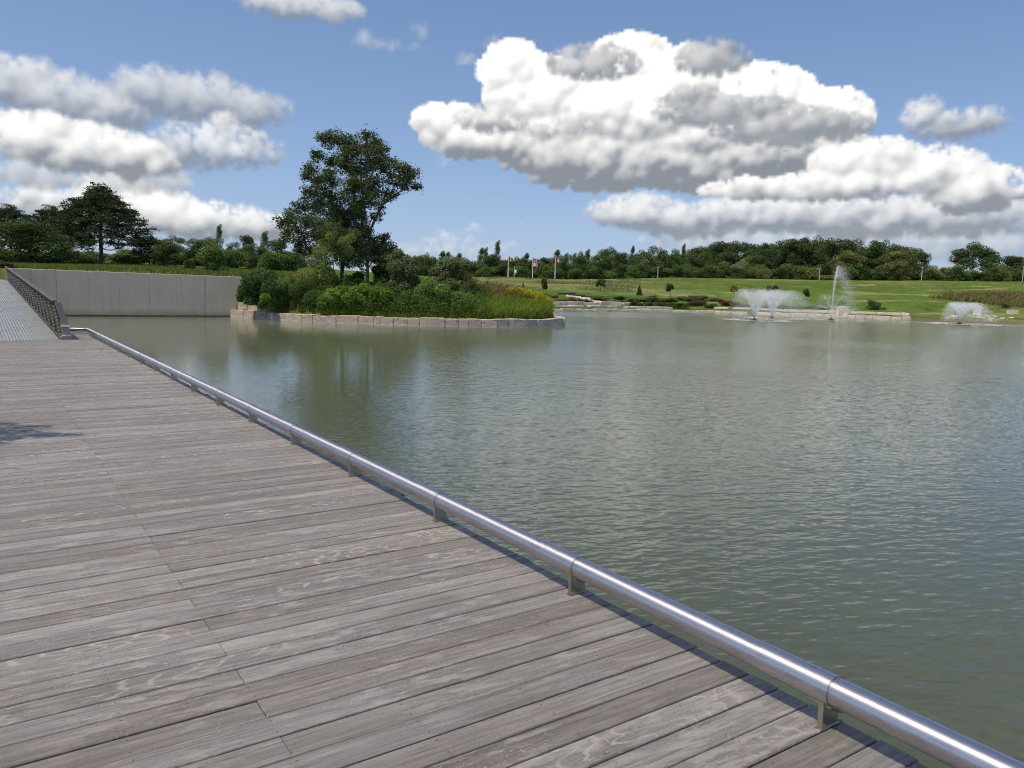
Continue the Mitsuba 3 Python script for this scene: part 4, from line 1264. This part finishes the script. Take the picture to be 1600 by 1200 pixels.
# right part: the dense grove
GROVE = [(952, 383, 44, 'mid'), (940, 394, 30, 'mid'), (972, 392, 30, 'dark'), (984, 385, 20, 'poplar'), (1000, 388, 34, 'mid'), (1018, 381, 38, 'mid'), (1036, 388, 30, 'dark'), (1050, 386, 26, 'mid'), (1064, 379, 20, 'poplar'), (1072, 388, 30, 'mid'), (1090, 382, 38, 'dark'), (1108, 378, 40, 'mid'), (1124, 374, 40, 'dark'),
         (1145, 373, 46, 'dark'), (1168, 378, 42, 'dark'), (1190, 376, 42, 'dark'), (1212, 373, 44, 'mid'), (1232, 370, 44, 'dark'), (1252, 367, 50, 'dark'), (1272, 365, 48, 'mid'), (1292, 368, 46, 'dark'), (1315, 370, 48, 'dark'), (1336, 370, 50, 'mid'), (1358, 372, 46, 'dark'), (1378, 371, 36, 'mid'), (1396, 379, 40, 'dark'), (1416, 383, 40, 'dark'), (1434, 390, 34, 'dark')] + [(962, 398, 36, 'mid'), (992, 397, 34, 'dark'), (1028, 396, 34, 'mid'), (1058, 394, 36, 'dark'), (1098, 391, 36, 'mid'), (1132, 389, 40, 'dark'), (1178, 390, 40, 'mid'), (1222, 388, 40, 'dark'), (1262, 386, 40, 'mid'), (1346, 388, 40, 'dark'), (1372, 390, 36, 'mid')]
for px, yt, w, kd in GROVE:
    y = 226 + float(rngp.uniform(-14, 16))
    if kd == 'poplar':
        stand('poplar_tree', kd, px, yt, w, y, 'narrow poplar poking out of the left end of the far grove', 'tree', 'poplars at the left end of the far grove', rot=0)
    elif kd == 'mid':
        stand('grove_tree', kd, px, yt, w * 1.3, y, 'mid green rounded tree in the dense grove along the far hilltop', 'tree', 'mid green trees of the far grove')
    else:
        stand('grove_tree', kd, px, yt, w * 1.3, y, 'dark green rounded tree in the dense grove along the far hilltop', 'tree', 'dark trees of the far grove')
# trees in front of the grove that stand out one by one
stand('dome_tree', 'olive', 1319, 388, 64, 205, 'olive dome-shaped tree in front of the grove, right behind the tall jet', 'tree', var=0)
stand('willow_tree', 'olive', 1402, 388, 66, 206, 'large olive willow-like tree at the right end of the grove', 'tree', var=1)
stand('silver_tree', 'pale', 1158, 403, 36, 204, 'silvery pale tree at the foot of the dark grove', 'tree')
stand('silver_bush', 'bush_olive', 1190, 417, 26, 200, 'pale bush right of the silvery tree', 'shrub')
stand('silver_bush', 'bush_olive', 1262, 414, 40, 200, 'wide pale green bush left of the olive dome-shaped tree', 'shrub')
stand('silver_bush', 'bush_olive', 1290, 428, 54, 196, 'low spreading grey-green bush below the olive dome-shaped tree', 'shrub')
stand('umbrella_tree', 'umbrella', 1514, 375, 84, 218, 'lone umbrella-shaped tree with a visible trunk right of the grove', 'tree', var=0)
stand('flat_tree', 'umbrella', 1576, 397, 52, 222, 'flat-topped tree at the right edge of the picture', 'tree', var=1)
for px, yt, w, kd, lb in [(1452, 413, 30, 'pale', 'pale loose tree just right of the grove'), (1470, 416, 28, 'olive', 'yellowish low tree between the grove and the lone umbrella-shaped tree'), (1490, 411, 32, 'mid', 'low tree under the left side of the lone umbrella-shaped tree'), (1541, 408, 34, 'mid', 'leafy tree right of the trunk of the lone umbrella-shaped tree'),
                          (1562, 412, 30, 'olive', 'olive tree under the flat-topped tree'), (1592, 410, 32, 'mid', 'leafy tree beside the lamp post at the right edge')]:
    stand('edge_tree', kd, px, yt, w, 204, lb, 'tree')
under = list(np.arange(742, 1460, 15.5)) + list(np.arange(1446, 1640, 17))
for i, px in enumerate(under):
    kd = ('bush_dark', 'bush_mid', 'bush_dark', 'bush_mid', 'bush_olive')[i % 5] if px > 1440 else ('bush_dark', 'bush_mid', 'bush_dark')[i % 3]
    lb = {'bush_dark': 'dark bush along the foot of the far treeline', 'bush_mid': 'mid green bush along the foot of the far treeline', 'bush_olive': 'olive bush along the foot of the far treeline'}[kd]
    stand('treeline_bush', kd, float(px + rngp.normal(0, 3)), 412 + float(rngp.normal(0, 4)) + (7 if px > 1440 else 0), 36, 206 + float(rngp.uniform(-5, 6)), lb, 'shrub', lb.replace('bush ', 'bushes ', 1))

# saplings on the slope
def proto_sapling(seed, base, n=2600):
    rng = np.random.default_rng(seed)
    B = []
    for k in range(12):
        a = rng.uniform(0, 6.28)
        z = rng.uniform(.42, .86)
        q = .34 * math.sqrt(rng.uniform(.05, 1)) * (1.15 - abs(z - .6))
        r = rng.uniform(.11, .19)
        B.append([q * math.cos(a), q * math.sin(a), z, r, r, r * .8])
    p, d, idx = clump_points(B, rng, n)
    lf = leaves(p, d * .6 + [0, 0, .6], .07, .045, rng, tint(rng, idx, n, base))
    return lf, skeleton([b[:3] for b in B], [[0, 0, -.05], [0, 0, .35], [0, 0, .8]], .006, .02, rng)


def proto_cone(seed, base, n=1600):
    rng = np.random.default_rng(seed)
    z = 1 - np.sqrt(rng.uniform(0, 1, n)) * .96
    r = .5 * (1 - z) * (.8 + .25 * np.sin(z * 40)) * np.sqrt(rng.uniform(.3, 1, n))
    a = rng.uniform(0, 6.28, n)
    p = np.stack([r * np.cos(a), r * np.sin(a), z], 1)
    lf = leaves(p, np.stack([np.cos(a), np.sin(a), a * 0 + .5], 1), .10, .04, rng, tint(rng, (z * 8).astype(int), n, base))
    return lf, tube([[0, 0, -.05], [0, 0, .5], [0, 0, 1.05]], [.03, .02, .006], 6)


KINDS['sapling'] = [register(*proto_sapling(210, (.05, .078, .033))), register(*proto_sapling(211, (.052, .08, .033)))]
KINDS['yellow_sapling'] = [register(*proto_sapling(212, (.115, .125, .030), 900))]
KINDS['cone'] = [register(*proto_cone(220, (.030, .046, .026)))]


def slope(name, kind, px, ybase, ytop, w, label, cat='tree', **kw):
    q = hit(px, ybase, 100)
    return stand(name, kind, px, ytop, w, q[1], label, cat, base=float(q[2]), **kw)


slope('sapling', 'sapling', 848, 461, 431, 17, 'young round-headed tree on the slope below the second flag', var=0)
slope('sapling', 'sapling', 938, 456, 435, 20, 'round dark young tree on the slope right of the flags', var=1)
slope('sapling', 'sapling', 1047, 462, 441, 17, 'young tree on the slope above the right-hand dark steps', var=0)
slope('sapling', 'yellow_sapling', 1147, 464, 441, 16, 'thin yellowish young tree above the left fountain')
slope('sapling', 'sapling', 1206, 467, 445, 20, 'dark young tree on the slope behind the left pair of fountains', var=1)
slope('sapling', 'sapling', 1258, 470, 449, 15, 'dark young tree on the slope left of the tall jet', var=0)
slope('young_spruce', 'cone', 999, 461, 444, 13, 'small dark cone-shaped spruce on the slope')
slope('young_spruce', 'cone', 817, 457, 439, 9, 'thin small spruce on the slope below the flags')
slope('young_spruce', 'bush_dark', 804, 463.5, 457, 7, 'tiny dark round bush behind the goldenrod', 'shrub')

# planting beds by the far shore
BED = [(856, 474, 464, 18, 'bush_dark'), (868, 476, 466, 18, 'bush_olive'), (881, 477, 465.5, 18, 'bush_mid'), (893, 476, 464, 15, 'bush_red'), (905, 476, 466, 14, 'bush_mid'), (917, 475, 467, 14, 'bush_dark'), (846, 472, 463, 14, 'bush_mid'), (862, 468, 461, 18, 'bush_dark')]
for px, yb, yt, w, kd in BED:
    slope('bed_shrub', kd, px, yb, yt - 1, w * 1.5, 'low rounded shrub in the planting bed left of the diagonal path', 'shrub', group='shrubs of the left planting bed')
BED2 = [(942, 469, 462, 18), (958, 475, 468, 13), (968, 476, 468, 16), (976, 469, 463, 16), (990, 472, 464, 18), (1004, 472, 465, 16), (1018, 471, 463, 18), (1034, 472, 465, 18)]
for i, (px, yb, yt, w) in enumerate(BED2):
    slope('bed_shrub', ('bush_dark', 'bush_olive', 'bush_mid')[i % 3], px, yb, yt - 1, w * 1.55, 'low shrub in the middle planting bed right of the diagonal path', 'shrub', group='shrubs of the middle planting bed')
for i, (px, w) in enumerate([(996, 18), (1010, 20), (1025, 20), (1040, 22), (1054, 22), (1068, 22)]):
    slope('hedge_bush', 'bush_hedge', px, 479.5 + i * .5, 470 + i * .4, w * 1.4, 'dark green clipped bush in the row above the pale ledge', 'shrub', group='row of dark clipped bushes by the far shore')
for px, yb, yt, w in [(1086, 479, 468, 20), (1098, 478, 468, 14), (1138, 478, 469, 18), (1152, 480, 470, 20), (1020, 468, 461, 14), (1128, 474, 467, 12)]:
    slope('red_shrub', 'bush_red', px, yb, yt - 1, w * 1.4, 'reddish brown shrub in the far planting bed', 'shrub', group='reddish shrubs of the far planting bed')
for i, px in enumerate([1112, 1168, 1180, 1194, 1208, 1222, 1236, 1250, 1264, 1278, 1290]):
    slope('bed_shrub', ('bush_dark', 'bush_mid')[i % 2], px, 482 + (px - 1112) * .022, 473 + (px - 1112) * .02, 24, 'low green shrub in the bed behind the fountains', 'shrub', group='shrubs of the bed behind the fountains')
for i, px in enumerate([930, 948, 966, 1050, 1066, 1082, 1100, 1116]):
    slope('bed_shrub', ('bush_mid', 'bush_olive', 'bush_dark')[i % 3], px, 469 + (i % 2) * 2, 461.5 + (i % 2) * 2, 24, 'low shrub in the upper row of the planting beds', 'shrub', group='shrubs of the upper row of the planting beds')
slope('shore_conifer', 'bush_dark', 1366, 488, 465, 24, 'dark bushy evergreen on the grass right of the pale stone marker', 'shrub')
slope('shore_bush', 'bush_mid', 1382, 487, 479, 8, 'very small bush right of the dark bushy evergreen', 'shrub')
slope('shore_bush', 'bush_mid', 1450, 497, 480, 26, 'loose green bush at the shore left of the right-hand fountain', 'shrub')
slope('shore_bush', 'cone', 1459, 498, 489, 7, 'tiny dark upright conifer at the shore', 'shrub')
slope('heath_bush', 'bush_dark', 1572, 481, 473, 14, 'dark bush on the heath slope above the white block', 'shrub')

# trees out of view on the left whose branch shadows fall on the boards
for (x, y, tx, ty, tz) in ((-9.6, 5.9, -7.7, 6.2, 4.7), (-16.8, 15.6, -14.6, 15.8, 5.1)):
    rr = np.random.default_rng(int(y * 10))
    B = [[tx + rr.uniform(-.5, .45), ty + rr.uniform(-.6, .6), tz + rr.uniform(-.6, .6), .45, .45, .30] for _ in range(6)] + [[x + rr.uniform(-1.2, .8), y + rr.uniform(-1.4, 1.4), tz + rr.uniform(-.8, 1.6), .8, .8, .6] for _ in range(12)]
    if y < 15:
        B += [[-7.6, 6.1, 5.0, .5, .3, .2], [-7.4, 6.85, 5.0, .5, .22, .2], [-7.05, 6.45, 5.0, .45, .22, .2], [-8.0, 6.4, 5.0, .5, .4, .2], [-7.9, 7.0, 5.0, .5, .2, .2], [-6.65, 6.5, 5.0, .32, .10, .12], [-7.2, 6.0, 5.0, .35, .10, .12]]
    p, d, idx = clump_points(B, rr, 15000)
    k = thing('boardwalk_tree', 'leafy tree beside the boardwalk, ' + ('nearest to the camera' if y < 15 else 'close to the footbridge'), 'tree')
    put(k + '__crown', leaves(p, d * .5 + [0, 0, .6], .13, .07, rr, tint(rr, idx, 15000, (.05, .085, .028)))[:2], 'leaf', color=np.tile([[.05, .085, .028]], (15000 * 4, 1)))
    zb = float(gz(x, y))
    put(k + '__trunk', skeleton([b[:3] for b in B], [[x, y, zb - .2], [x, y, 1.8], [x + .1, y, tz]], .012, .13, rr), 'bark', smooth=True)

# ------------------------------------------------------------------ far shore: ledges, paths, steps, markers
shl = np.array(shore)
scum = np.concatenate([[0], np.cumsum(np.linalg.norm(np.diff(shl, axis=0), axis=1))])
spx = np.array([p[0] for p in SHORE_PX], float)


def shore_at(px, back=0.0, z=0.0):
    s = np.interp(px, spx, scum)
    q = np.array([np.interp(s, scum, shl[:, 0]), np.interp(s, scum, shl[:, 1])])
    q2 = np.array([np.interp(s + .5, scum, shl[:, 0]), np.interp(s + .5, scum, shl[:, 1])])
    q1 = np.array([np.interp(s - .5, scum, shl[:, 0]), np.interp(s - .5, scum, shl[:, 1])])
    d = (q2 - q1) / np.linalg.norm(q2 - q1)
    return np.array([*(q + np.array([-d[1], d[0]]) * back), z])


ledge = thing('shore_ledge', 'pale stone block ledge in two steps along the far shore', 'stone wall')
rl = np.random.default_rng(9)


def ledge_row(x0, x1, back, z0, z1, gaps=0.0, lmin=9, lmax=30, depth=.9):
    x = x0
    while x < x1 - 3:
        e = min(x1, x + rl.uniform(lmin, lmax))
        if rl.uniform() >= gaps:
            a, b = shore_at(x, back), shore_at(e, back)
            d = b - a
            L = np.linalg.norm(d)
            d /= L
            nrm = np.array([d[1], -d[0], 0.0])
            put(sub(ledge, 'stone'), rough_block(a + d * .02, d, nrm, EZ, L - .05, depth, z0, z1 + rl.normal(0, .03), 100 + int(x), .05), 'pale_stone', smooth=35)
        x = e


ledge_row(852, 1168, .25, WATER - .4, WATER + .30, .04)
ledge_row(852, 1060, 1.9, WATER - .1, WATER + .66, .20, 8, 26)
ledge_row(850, 1068, 4.6, WATER + .2, WATER + 1.06, .04, 14, 40)
ledge_row(1114, 1136, 1.4, WATER - .2, WATER + .72, 0, 30, 40)
ledge_row(1143, 1168, 1.4, WATER - .2, WATER + .78, 0, 30, 40)
ledge_row(1180, 1424, .25, WATER - .4, WATER + .38, .05)
ledge_row(1172, 1422, 1.5, WATER - .1, WATER + .78, .05, 16, 44)

# small boulders and mud bank by the right-hand fountain
for i in range(26):
    px = rl.uniform(1472, 1556)
    q = shore_at(px, rl.uniform(.6, 9.0))
    zz = float(gz(q[0], q[1]))
    L = rl.uniform(.25, .8)
    a = rl.uniform(0, 3.1)
    k = thing('shore_boulder', 'pale boulder lying on the bare bank behind the right-hand fountain', 'boulder', 'boulders behind the right-hand fountain')
    put(k, rough_block([q[0], q[1], zz - .12], np.array([math.cos(a), math.sin(a), 0]), np.array([-math.sin(a), math.cos(a), 0]), EZ, L, L * .7, 0, L * .42, 300 + i, .12), 'pale_stone', smooth=40)


def strip(key, label, pts, width, lift=.03):
    pts = np.array(pts)[:, :2]
    res = []
    for a, b in zip(pts, pts[1:]):
        m = max(2, int(np.linalg.norm(b - a) / .6))
        res += [a + (b - a) * k / m for k in range(m)]
    res.append(pts[-1])
    c = np.array(res)
    t = np.gradient(c, axis=0)
    t /= np.linalg.norm(t, axis=1, keepdims=True)
    nn = np.stack([-t[:, 1], t[:, 0]], 1)
    v = []
    for o in (-1, -.33, .33, 1):
        xy = c + nn * o * width / 2
        v.append(np.column_stack([xy, ground_z(xy[:, 0], xy[:, 1]) + lift + .10 * (1 - abs(o))]))
    v = np.stack(v, 1).reshape(-1, 3)
    n = len(c)
    i, j = np.meshgrid(np.arange(n - 1), np.arange(3), indexing='ij')
    f = np.stack([i * 4 + j, (i + 1) * 4 + j, (i + 1) * 4 + j + 1, i * 4 + j + 1], -1).reshape(-1, 4)
    nf = np.cross(v[f[0, 1]] - v[f[0, 0]], v[f[0, 2]] - v[f[0, 0]])
    put(struct(key, label), (v, f if nf[2] > 0 else f[:, ::-1]), 'gravel_path', smooth=True)


strip('path', 'pale gravel path running diagonally up the far hill', [hit(960, 481.5, 100), hit(946, 475, 100), hit(930, 469.5, 100), hit(916, 465.5, 100), hit(903, 463, 100), hit(885, 461.5, 100)], 2.2)
strip('shore_path', 'pale gravel path along the far shore behind the ledge', [shore_at(x, 6.2) for x in (846, 900, 960, 1010, 1070)], 2.0)
strip('upper_path', 'narrow pale path crossing the hill behind the goldenrod', [hit(806, 462.5, 100), hit(826, 462.8, 100), hit(846, 463.2, 100)], 1.0)

for lb, rowsx in (('dark timber steps stacked on the slope left of the diagonal path', [(872, 899, 458.3), (888, 914, 461.0), (908, 931, 463.3)]), ('dark timber steps on the slope above the reddish shrubs', [(1077, 1104, 462.6), (1071, 1098, 464.6), (1065, 1092, 466.6)])):
    k = thing('timber_steps', lb, 'steps')
    for x0, x1, py in rowsx:
        a, b = hit(x0, py + 1.6, 100), hit(x1, py + 1.6, 100)
        yy = (a[1] + b[1]) / 2
        a, b = far(x0, py + 1.4, yy), far(x1, py + 1.4, yy)
        d = b - a
        L = np.linalg.norm(d)
        d /= L
        m = np.array([-d[1], d[0], 0])
        m /= np.linalg.norm(m)
        put(sub(k, 'step'), obox(a, d, m, EZ, 0, L, -.3, 1.1, -.8, .22, ch=.03), 'dark_timber')
        put(sub(k, 'riser_gap'), obox(a, d, m, EZ, .1, L - .1, -.36, -.302, -.25, -.05), 'black_rubber')

k = thing('stone_marker', 'tall pale block of stone standing at the ledge below the tall jet', 'stone block')
q = shore_at(1318, .5)
pv = far(1310.5, 497, q[1])
put(k, rough_block(np.array([pv[0], q[1], WATER - .3]), EX, -EY, EZ, 14.5 * q[1] / FOCAL, .9, 0, far(1318, 478.5, q[1])[2] - WATER + .3, 500, .06), 'pale_stone', smooth=35)
k = thing('white_board', 'white upright panel on the bank behind the right-hand fountain', 'panel')
q = hit(1527, 492.5, 70)
put(k + '__panel', obox([far(1521, 491, q[1])[0], q[1], q[2]], EX, EY, EZ, 0, 12 * q[1] / FOCAL, 0, .12, .08, far(1527, 477.5, q[1])[2] - q[2], ch=.02), 'white_paint')
put(k + '__base', obox([far(1520, 491, q[1])[0], q[1], q[2]], EX, EY, EZ, -.05, 15 * q[1] / FOCAL, -.15, .3, -.2, .06), 'pale_stone')
k = thing('white_block', 'small white concrete block at the lower right of the heath slope', 'concrete block')
q = hit(1585, 490, 70)
put(k, rough_block([far(1578, 489, q[1])[0], q[1], q[2] - .1], EX, -EY, EZ, 13.5 * q[1] / FOCAL, .7, 0, 7 * q[1] / FOCAL, 501, .03), 'pale_stone', smooth=35)

# ------------------------------------------------------------------ flags and lamp posts
LEAFPTS = [(0, 1), (.14, .72), (.30, .80), (.24, .42), (.44, .60), (.50, .46), (.74, .50), (.66, .30), (.80, .18), (.42, -.12), (.48, -.30), (.06, -.24), (.08, -.72), (-.08, -.72), (-.06, -.24), (-.48, -.30), (-.42, -.12), (-.80, .18), (-.66, .30), (-.74, .50), (-.50, .46), (-.44, .60), (-.24, .42), (-.30, .80), (-.14, .72)]
LEAFPOLY = sg.Polygon(LEAFPTS)


def flag_mesh(o, w, h, phase, droop, red=(.62, .02, .03), white=(.82, .82, .82), bars=(.25, .75), leaf=True):
    nx_, ny_ = 46, 24
    u, v = np.meshgrid(np.linspace(0, 1, nx_), np.linspace(0, 1, ny_), indexing='ij')
    x = u * w * (.94 - .2 * droop)
    y = .16 * np.sin(u * 7.5 + phase + v * .8) * u * w
    z = -v * h - droop * (u ** 1.3) * w * .55 + .03 * np.sin(u * 9 + phase)
    P = np.stack([x, y, z], -1).reshape(-1, 3) + o
    i, j = np.meshgrid(np.arange(nx_ - 1), np.arange(ny_ - 1), indexing='ij')
    f = np.stack([i * ny_ + j, (i + 1) * ny_ + j, (i + 1) * ny_ + j + 1, i * ny_ + j + 1], -1).reshape(-1, 4)
    isred = (u < bars[0]) | (u > bars[1])
    if leaf:
        pts = shapely.points((u - .5) * 2 * w / h / .82, (.5 - v) * 2 / .82)
        isred |= shapely.contains(LEAFPOLY, pts)
    c = np.where(isred[..., None], red, white).reshape(-1, 3)
    return (P, f), c


for i, (px, yb, yt, lb, second_flag) in enumerate([(793.5, 434, 400, 'leftmost flagpole with a red and white maple leaf flag on the far hill', False), (831.5, 436, 402, 'middle flagpole flying a maple leaf flag and a second pale flag below it', True), (866.5, 437, 401.5, 'rightmost flagpole with a red and white maple leaf flag on the far hill', False)]):
    y = 196.0
    k = thing('flagpole', lb, 'flagpole')
    a = col(px, y)
    a[2] = float(gz(a[0], a[1])) - .2
    top = far(px + 1.0, yt, y)[2]
    put(k + '__pole', tube([a, [a[0], a[1], (a[2] + top) / 2], [a[0], a[1], top]], [.13, .11, .075], 10), 'white_paint', smooth=40)
    put(k + '__finial', tube([[a[0], a[1], top + .002], [a[0], a[1], top + .08], [a[0], a[1], top + .16]], [.10, .12, .03], 10), 'pale_metal', smooth=True)
    m, c = flag_mesh(np.array([a[0] + .09, a[1], top - .12]), 1.4, .85, 1.0 + i * 1.7, .75)
    put(k + '__flag', m, 'flag_cloth', smooth=True, color=c)
    if second_flag:
        m, c = flag_mesh(np.array([a[0] + .09, a[1], top - 1.35]), 1.9, .8, 2.2, .3, red=(.09, .05, .045), white=(.78, .77, .74), bars=(-1, .72), leaf=False)
        put(k + '__lower_flag', m, 'flag_cloth', smooth=True, color=c)
    put(k + '__base', tube([[a[0], a[1], a[2] + .1], [a[0], a[1], a[2] + .5]], .24, 10), 'pale_stone', smooth=40)

for px, yb, yt, y, lb, side in [(803, 434, 416.5, 192, 'short pale lamp post with a side lantern between the first two flags', 1), (685.5, 426, 411, 150, 'pale lamp post behind the silvery shrubs of the point', 0), (1026.5, 434, 418.5, 190, 'white lamp post on the crest in front of the left part of the grove', 0), (1278, 432, 420, 192, 'lamp post in front of the grove left of the tall jet', 0),
                                (1437, 439, 419, 185, 'white lamp post at the right end of the grove', 0), (1594, 439, 418, 185, 'white lamp post near the right edge of the picture', 0)]:
    k = thing('lamp_post', lb, 'lamp post')
    a = col(px, y)
    a[2] = float(gz(a[0], a[1])) - .2
    top = far(px, yt, y)[2]
    put(k + '__post', tube([a, [a[0], a[1], top]], [.11, .08], 8), 'grey_paint', smooth=40)
    if side:
        put(k + '__lantern', tube([[a[0] + .3, a[1], top - 1.9], [a[0] + .34, a[1], top - 1.5], [a[0] + .34, a[1], top - 1.1], [a[0] + .2, a[1], top - .8]], [.1, .3, .3, .08], 10), 'white_paint', smooth=True)
        put(k + '__cap', tube([[a[0], a[1], top + .002], [a[0], a[1], top + .14]], .17, 8), 'grey_paint')
    else:
        put(k + '__lantern', tube([[a[0], a[1], top + .002], [a[0], a[1], top + .1], [a[0], a[1], top + .22]], [.22, .28, .08], 10), 'grey_paint', smooth=40)

# ------------------------------------------------------------------ fountains
def drops(points, r, rng):
    n = len(points)
    tet = np.array([[1, 1, 1], [1, -1, -1], [-1, 1, -1], [-1, -1, 1]]) / math.sqrt(3)
    a = rng.uniform(0, 2 * np.pi, n)
    ca, sa = np.cos(a), np.sin(a)
    Rm = np.zeros((n, 3, 3))
    Rm[:, 0, 0], Rm[:, 0, 1], Rm[:, 1, 0], Rm[:, 1, 1], Rm[:, 2, 2] = ca, -sa, sa, ca, 1
    rr = r * rng.uniform(.5, 1.5, n)
    v = points[:, None] + np.einsum('nij,kj->nki', Rm, tet) * rr[:, None, None]
    i = np.arange(n)[:, None] * 4
    f = np.vstack([i + [0, 1, 2], i + [0, 3, 1], i + [0, 2, 3], i + [1, 3, 2]])
    return v.reshape(-1, 3), f


def jet(o, n, speed, tilt_lo, tilt_hi, rng, wind=.5, az=None, t_max=None, spread=.03, powr=1.0):
    """points along ballistic paths of droplets leaving o"""
    th = np.radians(rng.uniform(tilt_lo, tilt_hi, n))
    a = rng.uniform(0, 2 * np.pi, n) if az is None else az
    sp = speed * rng.uniform(.93, 1.05, n)
    vx, vy, vz = sp * np.sin(th) * np.cos(a), sp * np.sin(th) * np.sin(a), sp * np.cos(th)
    T_ = 2 * vz / 9.81
    t = T_ * rng.uniform(0, 1, n) ** powr if t_max is None else T_ * t_max * rng.uniform(0, 1, n) ** powr
    p = np.stack([vx * t + .5 * wind * t * t, vy * t - .1 * wind * t * t, vz * t - 4.905 * t * t], 1) + o
    return p + rng.normal(0, 1, (n, 3)) * (spread * (.3 + t[:, None] * 1.6))


def foam_ring(o, rx, n, rng, width=.35):
    a = rng.uniform(0, 2 * np.pi, n)
    r = rx * (1 + rng.normal(0, width, n) * .5)
    p = np.stack([r * np.cos(a), r * np.sin(a), np.zeros(n)], 1) + [o[0], o[1], WATER + .008]
    v = p[:, None] + np.stack([np.array([-1, 0, 0]), np.array([0, -.7, 0]), np.array([1, 0, 0]), np.array([0, .7, 0])])[None] * rng.uniform(.03, .12, (n, 1, 1))
    v[:, :, 2] += rng.uniform(0, .03, (n, 1))
    i = np.arange(n)[:, None] * 4
    return v.reshape(-1, 3), np.vstack([i + [0, 1, 2], i + [0, 2, 3]])


def nozzle(k, o):
    put(k + '__float', tube([[o[0], o[1], WATER - .15], [o[0], o[1], WATER + .05], [o[0], o[1], WATER + .12]], [.34, .34, .16], 12), 'black_rubber', smooth=40)
    put(k + '__nozzle', tube([[o[0], o[1], WATER + .121], [o[0], o[1], WATER + .32]], [.07, .05], 8), 'dark_steel', smooth=40)


rf = np.random.default_rng(66)
for px, py, hgt, lb in [(1178.5, 500.5, 2.75, 'white V-shaped fountain spray, nearest of the left pair'), (1206, 497.5, 2.75, 'white V-shaped fountain spray, farther one of the left pair'), (1499.5, 506.5, 2.0, 'white V-shaped fountain spray at the right in front of the bare bank')]:
    o = at(px, py, WATER)
    k = thing('fountain', lb, 'fountain')
    nozzle(k, o)
    src = o + [0, 0, .3]
    v0 = math.sqrt(2 * 9.81 * (hgt - .3)) / math.cos(math.radians(17))
    P = np.vstack([jet(src, 34000, v0, 15, 22, rf, 1.2, spread=.02), jet(src, 18000, v0 * .95, 14, 25, rf, 1.7, spread=.11), jet(src, 3000, v0 * .97, 0, 12, rf, 1.2)])
    P = P[P[:, 2] > WATER + .02]
    put(k + '__spray', drops(P, .0105, rf), 'spray_drop')
    labels[k + '__spray'] = {'kind': 'stuff', 'label': 'white mist of falling drops'}
    put(k + '__splash', foam_ring(o + [.4, 0, 0], 2.6, 2600, rf), 'foam')
    labels[k + '__splash'] = {'kind': 'stuff', 'label': 'ring of foam where the drops land'}
o = at(1298.5, 500.3, WATER)
k = thing('fountain', 'tall thin fountain jet with small arcs around its foot', 'fountain')
nozzle(k, o)
src = o + [0, 0, .3]
hj = far(1304, 422, o[1])[2] - WATER - .3
v0 = math.sqrt(2 * 9.81 * hj)
P = [jet(src, 30000, v0, 0, .8, rf, .55, t_max=.5, spread=.022, az=0.0), jet(src, 50000, v0 * .99, 0, 1.7, rf, 1.1, spread=.09, powr=.55)]
for a in np.linspace(0, 2 * np.pi, 16, endpoint=False):
    P.append(jet(src, 1700, 6.7, 13, 15, rf, .4, az=a + .1, spread=.02))
    P.append(jet(src, 1200, 5.3, 25, 28, rf, .4, az=a + .3, spread=.02))
P = np.vstack(P)
P = P[P[:, 2] > WATER + .02]
put(k + '__spray', drops(P, .0055, rf), 'spray_drop')
labels[k + '__spray'] = {'kind': 'stuff', 'label': 'thin jet and arcs of drops'}
put(k + '__splash', foam_ring(o + [.8, 0, 0], 2.4, 900, rf), 'foam')
labels[k + '__splash'] = {'kind': 'stuff', 'label': 'foam around the foot of the jet'}

# ------------------------------------------------------------------ aircraft far off in the sky
for px, py, y, s, lb in [(1228.5, 235.5, 5200, 1.0, 'tiny distant airliner against the grey belly of the big cloud'), (815, 340, 7200, .8, 'tiny distant airliner low in the blue sky right of the tall tree')]:
    c = far(px, py, y)
    k = thing('airliner', lb, 'airplane')
    ax, ay = np.array([.96, -.27, .04]), np.array([.27, .96, 0])
    fus = tube([c + ax * q * s for q in (-17, -15, -8, 8, 15, 17.5)], [r * s for r in (.5, 1.2, 1.9, 1.9, 1.3, .3)], 10)
    put(k + '__fuselage', fus, 'grey_paint', smooth=40)
    wings = []
    for sg_ in (-1, 1):
        a = np.array([c + ax * 3 * s, c - ax * 3 * s, c - ax * 7 * s + ay * sg_ * 16 * s, c - ax * 4.6 * s + ay * sg_ * 16 * s])
        wings.append((np.vstack([a + EZ * .2 * s, a - EZ * .2 * s]), np.array([[0, 1, 2, 3], [7, 6, 5, 4], [0, 4, 5, 1], [1, 5, 6, 2], [2, 6, 7, 3], [3, 7, 4, 0]])))
    put(k + '__wing', join(wings[:1]), 'grey_paint')
    put(k + '__wing_001', join(wings[1:]), 'grey_paint')
    a = np.array([c - ax * 12 * s, c - ax * 17 * s, c - ax * 18.5 * s + EZ * 6.5 * s, c - ax * 16 * s + EZ * 6.5 * s])
    put(k + '__tail_fin', (np.vstack([a + ay * .2 * s, a - ay * .2 * s]), np.array([[0, 1, 2, 3], [7, 6, 5, 4], [0, 4, 5, 1], [1, 5, 6, 2], [2, 6, 7, 3], [3, 7, 4, 0]])), 'grey_paint')
